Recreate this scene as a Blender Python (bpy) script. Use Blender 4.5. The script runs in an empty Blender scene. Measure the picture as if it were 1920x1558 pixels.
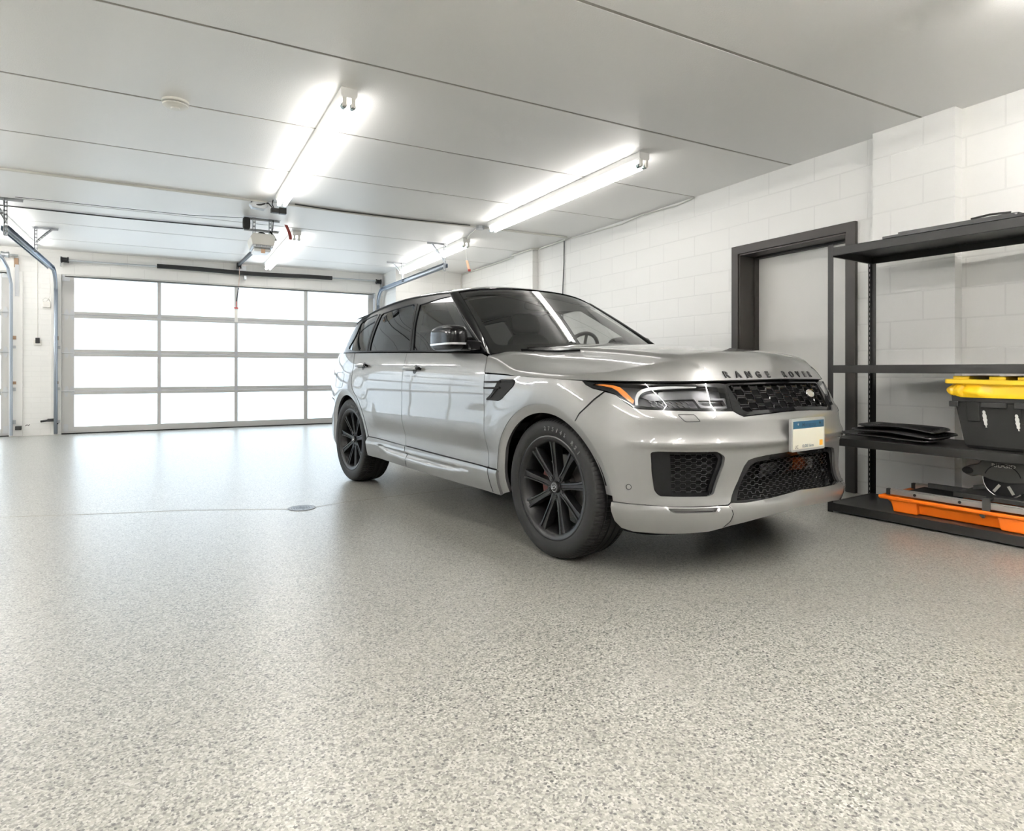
import bpy, bmesh, math, random
import numpy as np
from mathutils import Vector, Matrix, geometry
random.seed(7)
sc=bpy.context.scene; COL=sc.collection; PI=math.pi
# ================= helpers =================
def tag(o,label=None,cat=None,group=None,kind=None):
    for k,v in (('label',label),('category',cat),('group',group),('kind',kind)):
        if v: o[k]=v
    return o
def empty(name,loc=(0,0,0),rz=0,**k):
    o=bpy.data.objects.new(name,None); COL.objects.link(o); o.location=loc; o.rotation_euler=(0,0,rz); o.empty_display_size=.1
    return tag(o,**k)
def mk(name,V,F,m=None,par=None,VN=None,smooth=True,ang=35,bev=0,loc=None,**k):
    me=bpy.data.meshes.new(name)
    me.from_pydata([tuple(map(float,v)) for v in V],[],[tuple(int(i) for i in f) for f in F]); me.update()
    o=bpy.data.objects.new(name,me); COL.objects.link(o)
    if m is not None:
        for mm in (m if isinstance(m,(list,tuple)) else [m]): me.materials.append(mm)
    if VN is not None:
        me.polygons.foreach_set('use_smooth',[True]*len(me.polygons)); me.normals_split_custom_set_from_vertices([tuple(map(float,n)) for n in VN])
    elif smooth:
        me.polygons.foreach_set('use_smooth',[True]*len(me.polygons)); me.set_sharp_from_angle(angle=math.radians(ang))
    if bev:
        b=o.modifiers.new('Bevel','BEVEL'); b.width=bev; b.segments=2; b.limit_method='ANGLE'; b.angle_limit=math.radians(40)
    if par is not None: o.parent=par
    if loc is not None: o.location=loc
    return tag(o,**k)
class MB:
    """collects shapes into one mesh"""
    def __init__(s): s.V=[];s.F=[]
    def add(s,V,F):
        n=len(s.V); s.V+=[tuple(v) for v in V]; s.F+=[tuple(i+n for i in f) for f in F]; return s
    def box(s,x0,x1,y0,y1,z0,z1,M=None):
        V=[(x,y,z) for x in (x0,x1) for y in (y0,y1) for z in (z0,z1)]
        if M is not None: V=[tuple(M@Vector(v)) for v in V]
        return s.add(V,[(0,1,3,2),(4,6,7,5),(0,4,5,1),(2,3,7,6),(0,2,6,4),(1,5,7,3)])
    def tube(s,path,r,n=8,cap=True,closed=False):
        P=[Vector(p) for p in path]; rings=[]; N=len(P); V=[];F=[]; up=None
        for i,p in enumerate(P):
            if closed: t=(P[(i+1)%N]-P[i-1])
            else: t=(P[min(i+1,N-1)]-P[max(i-1,0)])
            t=t.normalized() if t.length>1e-9 else Vector((0,0,1))
            if up is None: up=Vector((0,0,1)) if abs(t.z)<.9 else Vector((1,0,0))
            a=t.cross(up)
            if a.length<1e-6: a=t.cross(Vector((1,.3,.2)))
            a.normalize(); b=a.cross(t).normalized(); up=b
            rr=r[i] if isinstance(r,(list,tuple)) else r
            for k in range(n):
                th=2*PI*k/n; V.append(p+a*(rr*math.cos(th))+b*(rr*math.sin(th)))
        for i in range(N if closed else N-1):
            j=(i+1)%N
            for k in range(n):
                k2=(k+1)%n; F.append((i*n+k,i*n+k2,j*n+k2,j*n+k))
        if cap and not closed:
            F.append(tuple(range(n))[::1]); F.append(tuple((N-1)*n+k for k in reversed(range(n))))
        return s.add(V,F)
    def cyl(s,p0,p1,r,n=16,r1=None): return s.tube([p0,p1],[r,r if r1 is None else r1],n)
    def lathe(s,prof,n=32,M=None,a0=0,a1=2*PI,axis='z'):
        """prof: list of (r,h)"""
        full=abs(a1-a0-2*PI)<1e-6; m=n if full else n+1; V=[];F=[]
        for i in range(m):
            a=a0+(a1-a0)*i/n
            for r,h in prof:
                v=Vector((r*math.cos(a),r*math.sin(a),h))
                if axis=='y': v=Vector((r*math.cos(a),h,r*math.sin(a)))
                V.append(v if M is None else M@v)
        k=len(prof)
        for i in range(n):
            j=(i+1)%m
            for q in range(k-1): F.append((i*k+q,j*k+q,j*k+q+1,i*k+q+1))
        return s.add(V,F)
    def prism(s,poly,f,d0,d1):
        """poly 2d list; f(u,v,d)->xyz"""
        n=len(poly); V=[f(u,v,d0) for u,v in poly]+[f(u,v,d1) for u,v in poly]
        F=[tuple(range(n)),tuple(range(2*n-1,n-1,-1))]+[(i,i+n,(i+1)%n+n,(i+1)%n) for i in range(n)]
        return s.add(V,F)
    def grid(s,fn,nu,nv):
        V=[fn(i/nu,j/nv) for i in range(nu+1) for j in range(nv+1)]
        F=[(i*(nv+1)+j,(i+1)*(nv+1)+j,(i+1)*(nv+1)+j+1,i*(nv+1)+j+1) for i in range(nu) for j in range(nv)]
        return s.add(V,F)
    def ell(s,c,r,n=16,m=10,e=1.0,M=None,z0=-1,z1=1):
        """superellipsoid, exponent e<1 is boxier"""
        V=[];F=[]
        pw=lambda q:math.copysign(abs(q)**e,q)
        p0=math.asin(max(-1,z0));p1=math.asin(min(1,z1))
        for j in range(m+1):
            ph=p0+(p1-p0)*j/m
            for i in range(n):
                th=2*PI*i/n; v=Vector((r[0]*pw(math.cos(ph))*pw(math.cos(th)),r[1]*pw(math.cos(ph))*pw(math.sin(th)),r[2]*pw(math.sin(ph))))
                if M is not None: v=M@v
                V.append(v+Vector(c))
        for j in range(m):
            for i in range(n):
                i2=(i+1)%n; F.append((j*n+i,j*n+i2,(j+1)*n+i2,(j+1)*n+i))
        F.append(tuple(reversed(range(n)))); F.append(tuple(m*n+i for i in range(n)))
        return s.add(V,F)
    def build(s,name,m=None,par=None,**k): 
        o=mk(name,s.V,s.F,m,par,**k)
        bm=bmesh.new(); bm.from_mesh(o.data); bmesh.ops.recalc_face_normals(bm,faces=bm.faces); bm.to_mesh(o.data); bm.free()
        return o
def copy_tree(o,par=None):
    c=o.copy(); COL.objects.link(c)
    if par is not None: c.parent=par
    for ch in o.children: copy_tree(ch,c)
    return c
def text_geo(txt,size,depth=.0,bold=0,sx=1.0):
    cu=bpy.data.curves.new('lettering','FONT'); cu.body=txt; cu.size=size; cu.extrude=depth; cu.offset=bold; cu.align_x='CENTER'; cu.align_y='CENTER'
    ob=bpy.data.objects.new('lettering',cu); COL.objects.link(ob)
    dg=bpy.context.evaluated_depsgraph_get(); me=bpy.data.meshes.new_from_object(ob.evaluated_get(dg))
    V=[(v.co.x*sx,v.co.y,v.co.z) for v in me.vertices]; F=[tuple(p.vertices) for p in me.polygons]
    bpy.data.objects.remove(ob); bpy.data.curves.remove(cu); bpy.data.meshes.remove(me)
    return V,F
# ================= materials =================
MAT={}
def mat(name,col,rough=.5,metal=0,spec=.5,coat=0,coatr=.03,emit=None,es=0,bump=0,bscale=200,aniso=0):
    m=bpy.data.materials.new(name); m.use_nodes=True; N=m.node_tree.nodes; L=m.node_tree.links; b=N['Principled BSDF']
    b.inputs['Base Color'].default_value=(*col,1); b.inputs['Roughness'].default_value=rough; b.inputs['Metallic'].default_value=metal
    b.inputs['Specular IOR Level'].default_value=spec; b.inputs['Coat Weight'].default_value=coat; b.inputs['Coat Roughness'].default_value=coatr
    if emit: b.inputs['Emission Color'].default_value=(*emit,1); b.inputs['Emission Strength'].default_value=es
    if bump:
        tc=N.new('ShaderNodeTexCoord'); n=N.new('ShaderNodeTexNoise'); n.inputs['Scale'].default_value=bscale; n.inputs['Detail'].default_value=4
        bp=N.new('ShaderNodeBump'); bp.inputs['Strength'].default_value=bump; bp.inputs['Distance'].default_value=.002
        L.new(tc.outputs['Object'],n.inputs['Vector']); L.new(n.outputs['Fac'],bp.inputs['Height']); L.new(bp.outputs['Normal'],b.inputs['Normal'])
    MAT[name]=m; return m
def nodes(m): return m.node_tree.nodes,m.node_tree.links
M_paint=mat('silver_paint',(.225,.224,.222),.40,.55,.5,1.0,.02)
M_gblack=mat('gloss_black',(.005,.005,.0055),.06,0,.18)
M_tblack=mat('trim_black',(.006,.006,.0065),.16,0,.18)
M_pillar=mat('pillar_black',(.006,.006,.0065),.28,0,.2)
M_letter=mat('letter_black',(.012,.012,.012),.35,0,.3)
M_sblack=mat('satin_black',(.011,.011,.012),.38,0,.35)
M_dark=mat('dark_plastic',(.007,.007,.007),.7,0,.3)
M_liner=mat('liner_black',(.003,.003,.003),.9,0,.15)
M_rubber=mat('tyre_rubber',(.008,.008,.008),.6,0,.25,bump=.15,bscale=300)
M_rim=mat('black_alloy',(.006,.006,.0065),.34,0,.30)
M_chrome=mat('chrome',(.75,.75,.76),.12,1)
M_disc=mat('brake_steel',(.14,.135,.13),.4,1)
M_caliper=mat('caliper_red',(.11,.03,.022),.5)
M_amber=mat('amber_lens',(.75,.22,.02),.15,0,.6,1,.03)
M_red=mat('red_lens',(.35,.02,.02),.12,0,.6,1,.03)
M_led=mat('light_guide',(.72,.73,.75),.25,.2,.6,1,.03)
M_refl=mat('lamp_reflector',(.10,.10,.103),.32,.7)
M_lining=mat('pillar_lining_grey',(.05,.05,.049),.8,0,.2)
M_pframe=mat('plate_frame',(.40,.40,.39),.35,.4)
M_lampin=mat('lamp_housing',(.10,.10,.105),.3,.5)
M_seat=mat('seat_leather',(.035,.034,.033),.55)
M_dash=mat('dash_plastic',(.03,.03,.03),.6)
M_head=mat('headliner',(.25,.25,.24),.9)
M_steel=mat('galvanised_steel',(.50,.52,.54),.38,.85)
M_track=mat('track_steel',(.40,.45,.52),.35,.8)
M_brown=mat('dark_bronze_frame',(.036,.031,.027),.45,.2,.5)
M_white=mat('white_enamel',(.80,.80,.78),.35)
M_wplast=mat('white_plastic',(.78,.77,.72),.45)
M_alum=mat('door_aluminium',(.50,.50,.49),.42,.35)
M_shelf=mat('black_powder_coat',(.014,.0135,.013),.42,.1,.4,bump=.05,bscale=500)
M_yellow=mat('yellow_plastic',(.95,.64,.03),.42)
M_ybag=mat('yellow_film',(.92,.58,.012),.28,bump=.6,bscale=30)
M_tote=mat('black_tote',(.019,.019,.0185),.45,0,.4,bump=.1,bscale=400)
M_orange=mat('orange_plastic',(.80,.16,.005),.42)
M_grey=mat('grey_casting',(.06,.06,.057),.45,.3)
M_lgrey=mat('machined_aluminium',(.60,.59,.57),.32,.8)
M_foam=mat('dark_foam',(.030,.030,.030),.95,bump=.8,bscale=150)
M_blk=mat('black_box',(.018,.018,.018),.5)
M_wire=mat('black_cable',(.015,.015,.015),.5)
M_conduit=mat('painted_conduit',(.66,.65,.61),.5)
M_wood=mat('raw_wood',(.38,.25,.16),.7)
M_strap=mat('red_strap',(.42,.07,.06),.6)
M_tagm=mat('paper_tag',(.80,.55,.38),.7)
M_plate=mat('plate_cream',(.62,.60,.50),.4)
M_pblue=mat('plate_blue',(.006,.055,.105),.4)
M_ink=mat('ink_dark',(.004,.012,.03),.5)
M_porange=mat('sticker_orange',(.80,.38,.02),.5)
M_scuff=mat('chalk_scuff',(.75,.75,.73),.8)
M_txt=mat('grey_print',(.42,.41,.38),.6)
M_tyretxt=mat('raised_rubber_print',(.10,.10,.10),.5)
M_cap=mat('tube_end_cap',(.35,.42,.42),.3,.7)
M_green=mat('badge_green',(.52,.51,.455),.3,.6)
M_tube=mat('fluorescent_tube',(.9,.9,.9),.4,emit=(1,.965,.925),es=5.6)
M_tube_boost=mat('fluorescent_tube_boosted',(.9,.9,.9),.4,emit=(1,.965,.925),es=95)  # glow boosted far past the visible tubes, to brighten the near room
def glassmat(name,tint,rough=.015,ior=1.52):
    m=bpy.data.materials.new(name); m.use_nodes=True; N,L=nodes(m); N.remove(N['Principled BSDF']); o=N['Material Output']
    t=N.new('ShaderNodeBsdfTransparent'); t.inputs['Color'].default_value=(*tint,1)
    g=N.new('ShaderNodeBsdfGlossy'); g.inputs['Roughness'].default_value=rough; g.inputs['Color'].default_value=(.95,.95,.95,1)
    f=N.new('ShaderNodeFresnel'); f.inputs['IOR'].default_value=ior
    mx=N.new('ShaderNodeMixShader'); ge=N.new('ShaderNodeNewGeometry'); ma=N.new('ShaderNodeMath'); ma.operation='MULTIPLY_ADD'; ma.inputs[1].default_value=1/ior-ior; ma.inputs[2].default_value=ior; L.new(ge.outputs['Backfacing'],ma.inputs[0]); L.new(ma.outputs[0],f.inputs['IOR'])
    L.new(f.outputs[0],mx.inputs[0]); L.new(t.outputs[0],mx.inputs[1]); L.new(g.outputs[0],mx.inputs[2]); L.new(mx.outputs[0],o.inputs[0])
    MAT[name]=m; return m
M_wsglass=glassmat('windscreen_glass',(.88,.89,.87),ior=1.6)
M_fglass=glassmat('front_side_glass',(.62,.63,.62),ior=1.75)
M_tint=glassmat('privacy_glass',(.05,.05,.05),ior=1.75)
M_lens=glassmat('clear_lens',(.88,.89,.90),ior=1.33)
# frosted, daylit panes of the garage doors
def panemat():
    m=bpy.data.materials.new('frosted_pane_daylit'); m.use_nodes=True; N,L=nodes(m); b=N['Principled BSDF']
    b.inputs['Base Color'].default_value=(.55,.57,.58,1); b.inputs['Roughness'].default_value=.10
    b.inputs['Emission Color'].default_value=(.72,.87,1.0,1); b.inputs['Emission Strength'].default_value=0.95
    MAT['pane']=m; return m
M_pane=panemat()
def floormat():
    m=bpy.data.materials.new('flake_epoxy'); m.use_nodes=True; N,L=nodes(m); b=N['Principled BSDF']
    tc=N.new('ShaderNodeTexCoord')
    def vor(scale):
        v=N.new('ShaderNodeTexVoronoi'); v.inputs['Scale'].default_value=scale; L.new(tc.outputs['Object'],v.inputs['Vector'])
        s=N.new('ShaderNodeSeparateColor'); L.new(v.outputs['Color'],s.inputs[0]); return s.outputs[0]
    def ramp(src,stops):
        r=N.new('ShaderNodeValToRGB'); r.color_ramp.interpolation='CONSTANT'; e=r.color_ramp.elements
        e[0].position=stops[0][0]; e[0].color=(*stops[0][1],1); e[1].position=stops[1][0]; e[1].color=(*stops[1][1],1)
        for p,c in stops[2:]: q=e.new(p); q.color=(*c,1)
        L.new(src,r.inputs[0]); return r.outputs[0]
    def mix(a,bb,f):
        x=N.new('ShaderNodeMix'); x.data_type='RGBA'
        if isinstance(f,float): x.inputs[0].default_value=f
        else: L.new(f,x.inputs[0])
        L.new(a,x.inputs[6]); L.new(bb,x.inputs[7]); return x.outputs[2]
    A=ramp(vor(175),[(0,(.52,.51,.455)),(.30,(.36,.352,.31)),(.55,(.72,.71,.66)),(.74,(.23,.226,.205)),(.86,(.13,.128,.118)),(.95,(.06,.06,.057))])
    B=ramp(vor(112),[(0,(.47,.46,.41)),(.35,(.58,.57,.52)),(.60,(.36,.355,.31)),(.80,(.50,.495,.46)),(.92,(.09,.09,.083))])
    c=mix(A,B,.30)
    D=N.new('ShaderNodeTexVoronoi'); D.inputs['Scale'].default_value=78; L.new(tc.outputs['Object'],D.inputs['Vector'])
    sp=N.new('ShaderNodeSeparateColor'); L.new(D.outputs['Color'],sp.inputs[0])
    lt=N.new('ShaderNodeMath'); lt.operation='LESS_THAN'; lt.inputs[1].default_value=.11; L.new(sp.outputs[1],lt.inputs[0])
    ds=N.new('ShaderNodeMath'); ds.operation='LESS_THAN'; ds.inputs[1].default_value=.36; L.new(D.outputs['Distance'],ds.inputs[0])
    mu=N.new('ShaderNodeMath'); mu.operation='MULTIPLY'; L.new(lt.outputs[0],mu.inputs[0]); L.new(ds.outputs[0],mu.inputs[1])
    dk=N.new('ShaderNodeRGB'); dk.outputs[0].default_value=(.10,.10,.095,1)
    c=mix(c,dk.outputs[0],mu.outputs[0])
    hs=N.new('ShaderNodeHueSaturation'); hs.inputs['Value'].default_value=.74; L.new(c,hs.inputs['Color']); c=hs.outputs[0]
    L.new(c,b.inputs['Base Color']); b.inputs['Roughness'].default_value=.42; b.inputs['Specular IOR Level'].default_value=.5
    b.inputs['Coat Weight'].default_value=.9; b.inputs['Coat Roughness'].default_value=.28
    n=N.new('ShaderNodeTexNoise'); n.inputs['Scale'].default_value=120; n.inputs['Detail'].default_value=3; L.new(tc.outputs['Object'],n.inputs['Vector'])
    bp=N.new('ShaderNodeBump'); bp.inputs['Strength'].default_value=.35; bp.inputs['Distance'].default_value=.0012
    L.new(n.outputs['Fac'],bp.inputs['Height']); L.new(bp.outputs['Normal'],b.inputs['Normal']); L.new(bp.outputs['Normal'],b.inputs['Coat Normal'])
    return m
M_floor=floormat()
def blockmat(name,ax,u0,z0,bw,rh,mort,col=(.84,.838,.82),depth=.22,mk_=.91):
    """painted blockwork: joints as bump, ax = world axis along the wall"""
    m=bpy.data.materials.new(name); m.use_nodes=True; N,L=nodes(m); b=N['Principled BSDF']
    tc=N.new('ShaderNodeTexCoord'); sx=N.new('ShaderNodeSeparateXYZ'); L.new(tc.outputs['Object'],sx.inputs[0])
    cm=N.new('ShaderNodeCombineXYZ')
    for i,(src,off) in enumerate(((sx.outputs[ax],u0),(sx.outputs[2],z0))):
        a=N.new('ShaderNodeMath'); a.operation='ADD'; a.inputs[1].default_value=-off+ (100*bw if i==0 else 40*rh); L.new(src,a.inputs[0]); L.new(a.outputs[0],cm.inputs[i])
    br=N.new('ShaderNodeTexBrick'); br.inputs['Scale'].default_value=1; br.inputs['Mortar Size'].default_value=mort; br.inputs['Mortar Smooth'].default_value=.4
    br.inputs['Brick Width'].default_value=bw; br.inputs['Row Height'].default_value=rh; br.offset=.5
    br.inputs['Color1'].default_value=(*col,1); br.inputs['Color2'].default_value=(col[0]*.985,col[1]*.985,col[2]*.985,1); br.inputs['Mortar'].default_value=(col[0]*mk_,col[1]*mk_,col[2]*mk_,1)
    L.new(cm.outputs[0],br.inputs['Vector']); L.new(br.outputs['Color'],b.inputs['Base Color']); b.inputs['Roughness'].default_value=.55
    n=N.new('ShaderNodeTexNoise'); n.inputs['Scale'].default_value=70; n.inputs['Detail'].default_value=5; L.new(tc.outputs['Object'],n.inputs['Vector'])
    ma=N.new('ShaderNodeMath'); ma.operation='MULTIPLY_ADD'; ma.inputs[1].default_value=-1.0; L.new(br.outputs['Fac'],ma.inputs[0])
    mb=N.new('ShaderNodeMath'); mb.operation='MULTIPLY'; mb.inputs[1].default_value=.35; L.new(n.outputs['Fac'],mb.inputs[0]); L.new(mb.outputs[0],ma.inputs[2])
    bp=N.new('ShaderNodeBump'); bp.inputs['Strength'].default_value=depth; bp.inputs['Distance'].default_value=.006; L.new(ma.outputs[0],bp.inputs['Height']); L.new(bp.outputs['Normal'],b.inputs['Normal'])
    return m
M_blocky=blockmat('painted_block_right',1,3.363,.101,.485,.2185,.007)
M_blockx=blockmat('painted_block_end',0,.1,.101,.485,.2185,.006)
M_brickx=blockmat('painted_brick_pier',0,0,.02,.24,.082,.007,depth=.16,mk_=.96)
M_ceil=mat('painted_concrete_ceiling',(.86,.855,.84),.40,bump=.7,bscale=110)
M_joint=mat('joint_caulk',(.36,.35,.32),.8)
M_fjoint=mat('floor_joint',(.38,.35,.30),.8)

# ---------- splines ----------
class Spl:
    """natural cubic spline with cardinal weights"""
    def __init__(s,t):
        t=np.array(t,float); s.t=t; n=len(t); h=np.diff(t)
        A=np.eye(n); B=np.zeros((n,n))
        for i in range(1,n-1):
            A[i]=0; A[i,i-1]=h[i-1]; A[i,i]=2*(h[i-1]+h[i]); A[i,i+1]=h[i]
            B[i,i-1]=6/h[i-1]; B[i,i]=-6/h[i-1]-6/h[i]; B[i,i+1]=6/h[i]
        s.M=np.linalg.solve(A,B)
    def W(s,q):
        q=np.asarray(q,float); t=s.t; n=len(t)
        i=np.clip(np.searchsorted(t,q)-1,0,n-2); h=t[i+1]-t[i]
        b=(q-t[i])/h; a=1-b
        ext=(b<0)|(b>1)
        W=np.zeros((len(q),n)); r=np.arange(len(q))
        W[r,i]+=a; W[r,i+1]+=b
        ca=np.where(ext,0,(a**3-a))*h*h/6; cb=np.where(ext,0,(b**3-b))*h*h/6
        # linear extrapolation with end slope
        W+=ca[:,None]*s.M[i]+cb[:,None]*s.M[i+1]
        lo=q<t[0]; hi=q>t[-1]
        if lo.any():
            d=(q-t[0])[lo]; h0=t[1]-t[0]; e=np.zeros((lo.sum(),n)); e[:,0]=1
            sl=np.zeros(n); sl[0]-=1/h0; sl[1]+=1/h0; sl=sl-h0/6*(2*s.M[0]+s.M[1])
            W[lo]=e+d[:,None]*sl
        if hi.any():
            d=(q-t[-1])[hi]; h1=t[-1]-t[-2]; e=np.zeros((hi.sum(),n)); e[:,-1]=1
            sl=np.zeros(n); sl[-2]-=1/h1; sl[-1]+=1/h1; sl=sl+h1/6*(s.M[-2]+2*s.M[-1])
            W[hi]=e+d[:,None]*sl
        return W
def spl(t,y):
    S=Spl(t); y=np.array(y,float)
    return lambda q: S.W(np.atleast_1d(np.asarray(q,float)))@y
def sstep(a,b,x):
    t=np.clip((x-a)/(b-a),0,1); return t*t*(3-2*t)
def smin(a,b,k):
    h=np.clip(.5+.5*(b-a)/k,0,1); return b+(a-b)*h-k*h*(1-h)
class Surf:
    e=1e-3
    def N(s,q):
        q=np.asarray(q,float); e=s.e
        du=s.P(q+[e,0])-s.P(q-[e,0]); dv=s.P(q+[0,e])-s.P(q-[0,e])
        n=np.cross(du,dv); n/=np.linalg.norm(n,axis=1)[:,None]+1e-12
        return n*s.sg
# ---------- body side + nose + tail (right half, y<0) ; param (s,z) ----------
WB=2.923; ZC=.385; RA=.413; RL=.462
class Body(Surf):
    sg=1.0
    def __init__(s):
        zl=[.24,.33,.45,.60,.75,.88,1.0,1.12,1.22]
        xs=[-3.15,-2.92,-2.4,-1.8,-1.2,-.6,-.15,.10]
        fx=[-.030,-.012,0,.004,.004,.002,0,-.004]
        yl=[.900,.930,.950,.966,.976,.978,.969,.937,.893]
        front={.24:[(.34,-.885),(.52,-.835),(.65,-.755),(.75,-.625),(.815,-.45),(.85,-.23),(.86,0)],
        .33:[(.34,-.922),(.55,-.865),(.69,-.775),(.795,-.64),(.865,-.455),(.90,-.23),(.912,0)],
        .45:[(.34,-.940),(.55,-.880),(.69,-.785),(.79,-.65),(.86,-.46),(.893,-.235),(.903,0)],
        .60:[(.34,-.952),(.545,-.890),(.69,-.792),(.795,-.655),(.868,-.465),(.905,-.24),(.917,0)],
        .75:[(.33,-.957),(.52,-.897),(.66,-.80),(.77,-.66),(.85,-.47),(.893,-.24),(.908,0)],
        .88:[(.31,-.953),(.485,-.893),(.62,-.797),(.725,-.657),(.798,-.468),(.836,-.24),(.85,0)],
        1.0:[(.28,-.935),(.43,-.875),(.56,-.78),(.66,-.645),(.728,-.46),(.765,-.235),(.778,0)],
        1.12:[(.22,-.90),(.35,-.845),(.47,-.75),(.565,-.62),(.63,-.445),(.665,-.23),(.678,0)],
        1.22:[(.15,-.85),(.27,-.80),(.38,-.71),(.47,-.585),(.53,-.42),(.565,-.215),(.578,0)]}
        rear={.24:[(-3.80,0),(-3.77,-.40),(-3.70,-.66),(-3.57,-.78),(-3.40,-.845)],
        .33:[(-3.93,0),(-3.90,-.42),(-3.82,-.69),(-3.67,-.815),(-3.42,-.887)],
        .45:[(-3.96,0),(-3.93,-.43),(-3.85,-.70),(-3.69,-.825),(-3.42,-.900)],
        .60:[(-3.97,0),(-3.94,-.43),(-3.86,-.70),(-3.70,-.83),(-3.42,-.912)],
        .75:[(-3.97,0),(-3.94,-.43),(-3.86,-.70),(-3.70,-.83),(-3.42,-.917)],
        .88:[(-3.96,0),(-3.93,-.43),(-3.85,-.70),(-3.69,-.83),(-3.42,-.915)],
        1.0:[(-3.945,0),(-3.915,-.42),(-3.835,-.69),(-3.68,-.815),(-3.42,-.900)],
        1.12:[(-3.92,0),(-3.89,-.41),(-3.81,-.67),(-3.66,-.785),(-3.42,-.868)],
        1.22:[(-3.88,0),(-3.85,-.40),(-3.77,-.645),(-3.62,-.755),(-3.40,-.832)]}
        PX=[];PY=[]
        for z,w in zip(zl,yl):
            row=list(rear[z])+[(x,-(w+f)) for x,f in zip(xs,fx)]+front[z]
            PX.append([p[0] for p in row]);PY.append([p[1] for p in row])
        s.PX=np.array(PX);s.PY=np.array(PY)
        k=3; d=np.hypot(np.diff(s.PX[k]),np.diff(s.PY[k])); sc=np.concatenate([[0],np.cumsum(d)])
        i0=list(s.PX[k]).index(-1.2); sc=sc-sc[i0]-1.2
        s.sk=sc; s.Ss=Spl(sc); s.Sz=Spl(zl); s.s1=sc[-1]; s.s0=sc[0]
    def base(s,q):
        Ws=s.Ss.W(q[:,0]); Wz=s.Sz.W(q[:,1])
        return np.stack([((Wz@s.PX)*Ws).sum(1),((Wz@s.PY)*Ws).sum(1),q[:,1]],1)
    def disp(s,q):
        S,z=q[:,0],q[:,1]; d=np.zeros(len(q))
        for c in (0,-WB):
            r=np.hypot(S-c,(z-ZC)*1.0); d+=.016*sstep(.70,RL,r)
        # soft shoulder low on the doors, tucked in below
        m=sstep(-2.5,-2.2,S)*sstep(-.35,-.6,S)
        d+=m*(.010*np.exp(-((z-.66)/.075)**2)-.010*np.exp(-((z-.52)/.06)**2))
        # waist crease
        m2=sstep(-3.3,-2.9,S)*sstep(.5,.2,S)
        d+=m2*.0012*np.exp(-((z-1.015)/.02)**2)
        # nose: ledge over the intakes, valance ledge
        f=sstep(.50,.80,S)
        d+=f*(.009*np.exp(-((z-.674)/.030)**2)-.003*np.exp(-((z-.72)/.03)**2)-.014*sstep(.665,.645,z)*sstep(.36,.44,z))
        d+=f*.007*np.exp(-((z-.805)/.03)**2)
        return d
    def P(s,q):
        q=np.asarray(q,float); e=1e-3
        p=s.base(q); du=s.base(q+[e,0])-s.base(q-[e,0]); n=np.stack([du[:,1],-du[:,0],0*du[:,0]],1)
        n/=np.linalg.norm(n,axis=1)[:,None]+1e-12
        return p+n*s.disp(q)[:,None]
body=Body()
def zline(s):
    return np.interp(s,[-.7,-.6,-.1,.27,.6,.95,body.s1],[1.0125,1.010,.993,.979,.972,.972,.980])
# ---------- hood heightfield (x,y), y<=0 half ----------
def hood_rim(n=160,gap=.0):
    ss=np.linspace(-.72,body.s1,n); return body.P(np.stack([ss,zline(ss)+gap],1)),ss
_rim,_rs=hood_rim(260)
class Hood(Surf):
    sg=1.0
    def __init__(s):
        s.zc=spl([-.8,-.4,0,.3,.5,.65,.78,.95],[1.205,1.196,1.178,1.158,1.139,1.115,1.075,1.0])
        s.fall=spl([0,.3,.5,.65,.80,.95],[0,.009,.028,.056,.10,.16]); s.fallr=spl([0,.3,.5,.65,.80,.95],[0,.008,.024,.044,.062,.082])
    def P(s,q):
        q=np.asarray(q,float); x=q[:,0]; y=-np.abs(q[:,1])
        w=sstep(-.25,-.62,x); H=s.zc(x)-s.fall(-y)*(1-w)-s.fallr(-y)*w
        # raised centre panel: crease that sweeps in towards the grille corner
        yc=np.interp(x,[-.7,-.2,.2,.48,.62,.71,.76],[.53,.55,.572,.587,.56,.48,.455])
        H=H+.016*sstep(.016,-.016,(-y)-yc)*sstep(-.75,-.3,x)
        # shoulder ridge over the wing
        yr=np.interp(x,[-.7,-.1,.45,.62],[.77,.749,.744,.66]); am=.008*sstep(.55,.2,x)
        H=H+am*np.exp(-(((-y)-yr)/.055)**2)
        a=_rim[:-1,:2]; b=_rim[1:,:2]; ab=b-a; L2=(ab**2).sum(1)
        p=np.stack([x,y],1)
        out=np.empty(len(p)); zz=np.empty(len(p))
        for i in range(0,len(p),2000):
            pp=p[i:i+2000]; t=np.clip(((pp[:,None]-a)*ab).sum(2)/L2,0,1)
            c=a+t[...,None]*ab; d2=((pp[:,None]-c)**2).sum(2); j=d2.argmin(1); r=np.arange(len(pp))
            d=np.sqrt(d2[r,j]); 
            cr=ab[j,0]*(pp[:,1]-a[j,1])-ab[j,1]*(pp[:,0]-a[j,0]); d=np.where(cr>0,d,-d)
            zz[i:i+2000]=_rim[j,2]+(_rim[j+1,2]-_rim[j,2])*t[r,j]; out[i:i+2000]=d
        d=out
        side=sstep(.62,.30,x)
        k=1.75+2.0*side
        E=zz+k*d-(1.2+1.1*side)*np.maximum(d,0)**1.6
        z=smin(H,E,.055)+ .0
        return np.stack([x,q[:,1],z],1)
hood=Hood()
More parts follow.
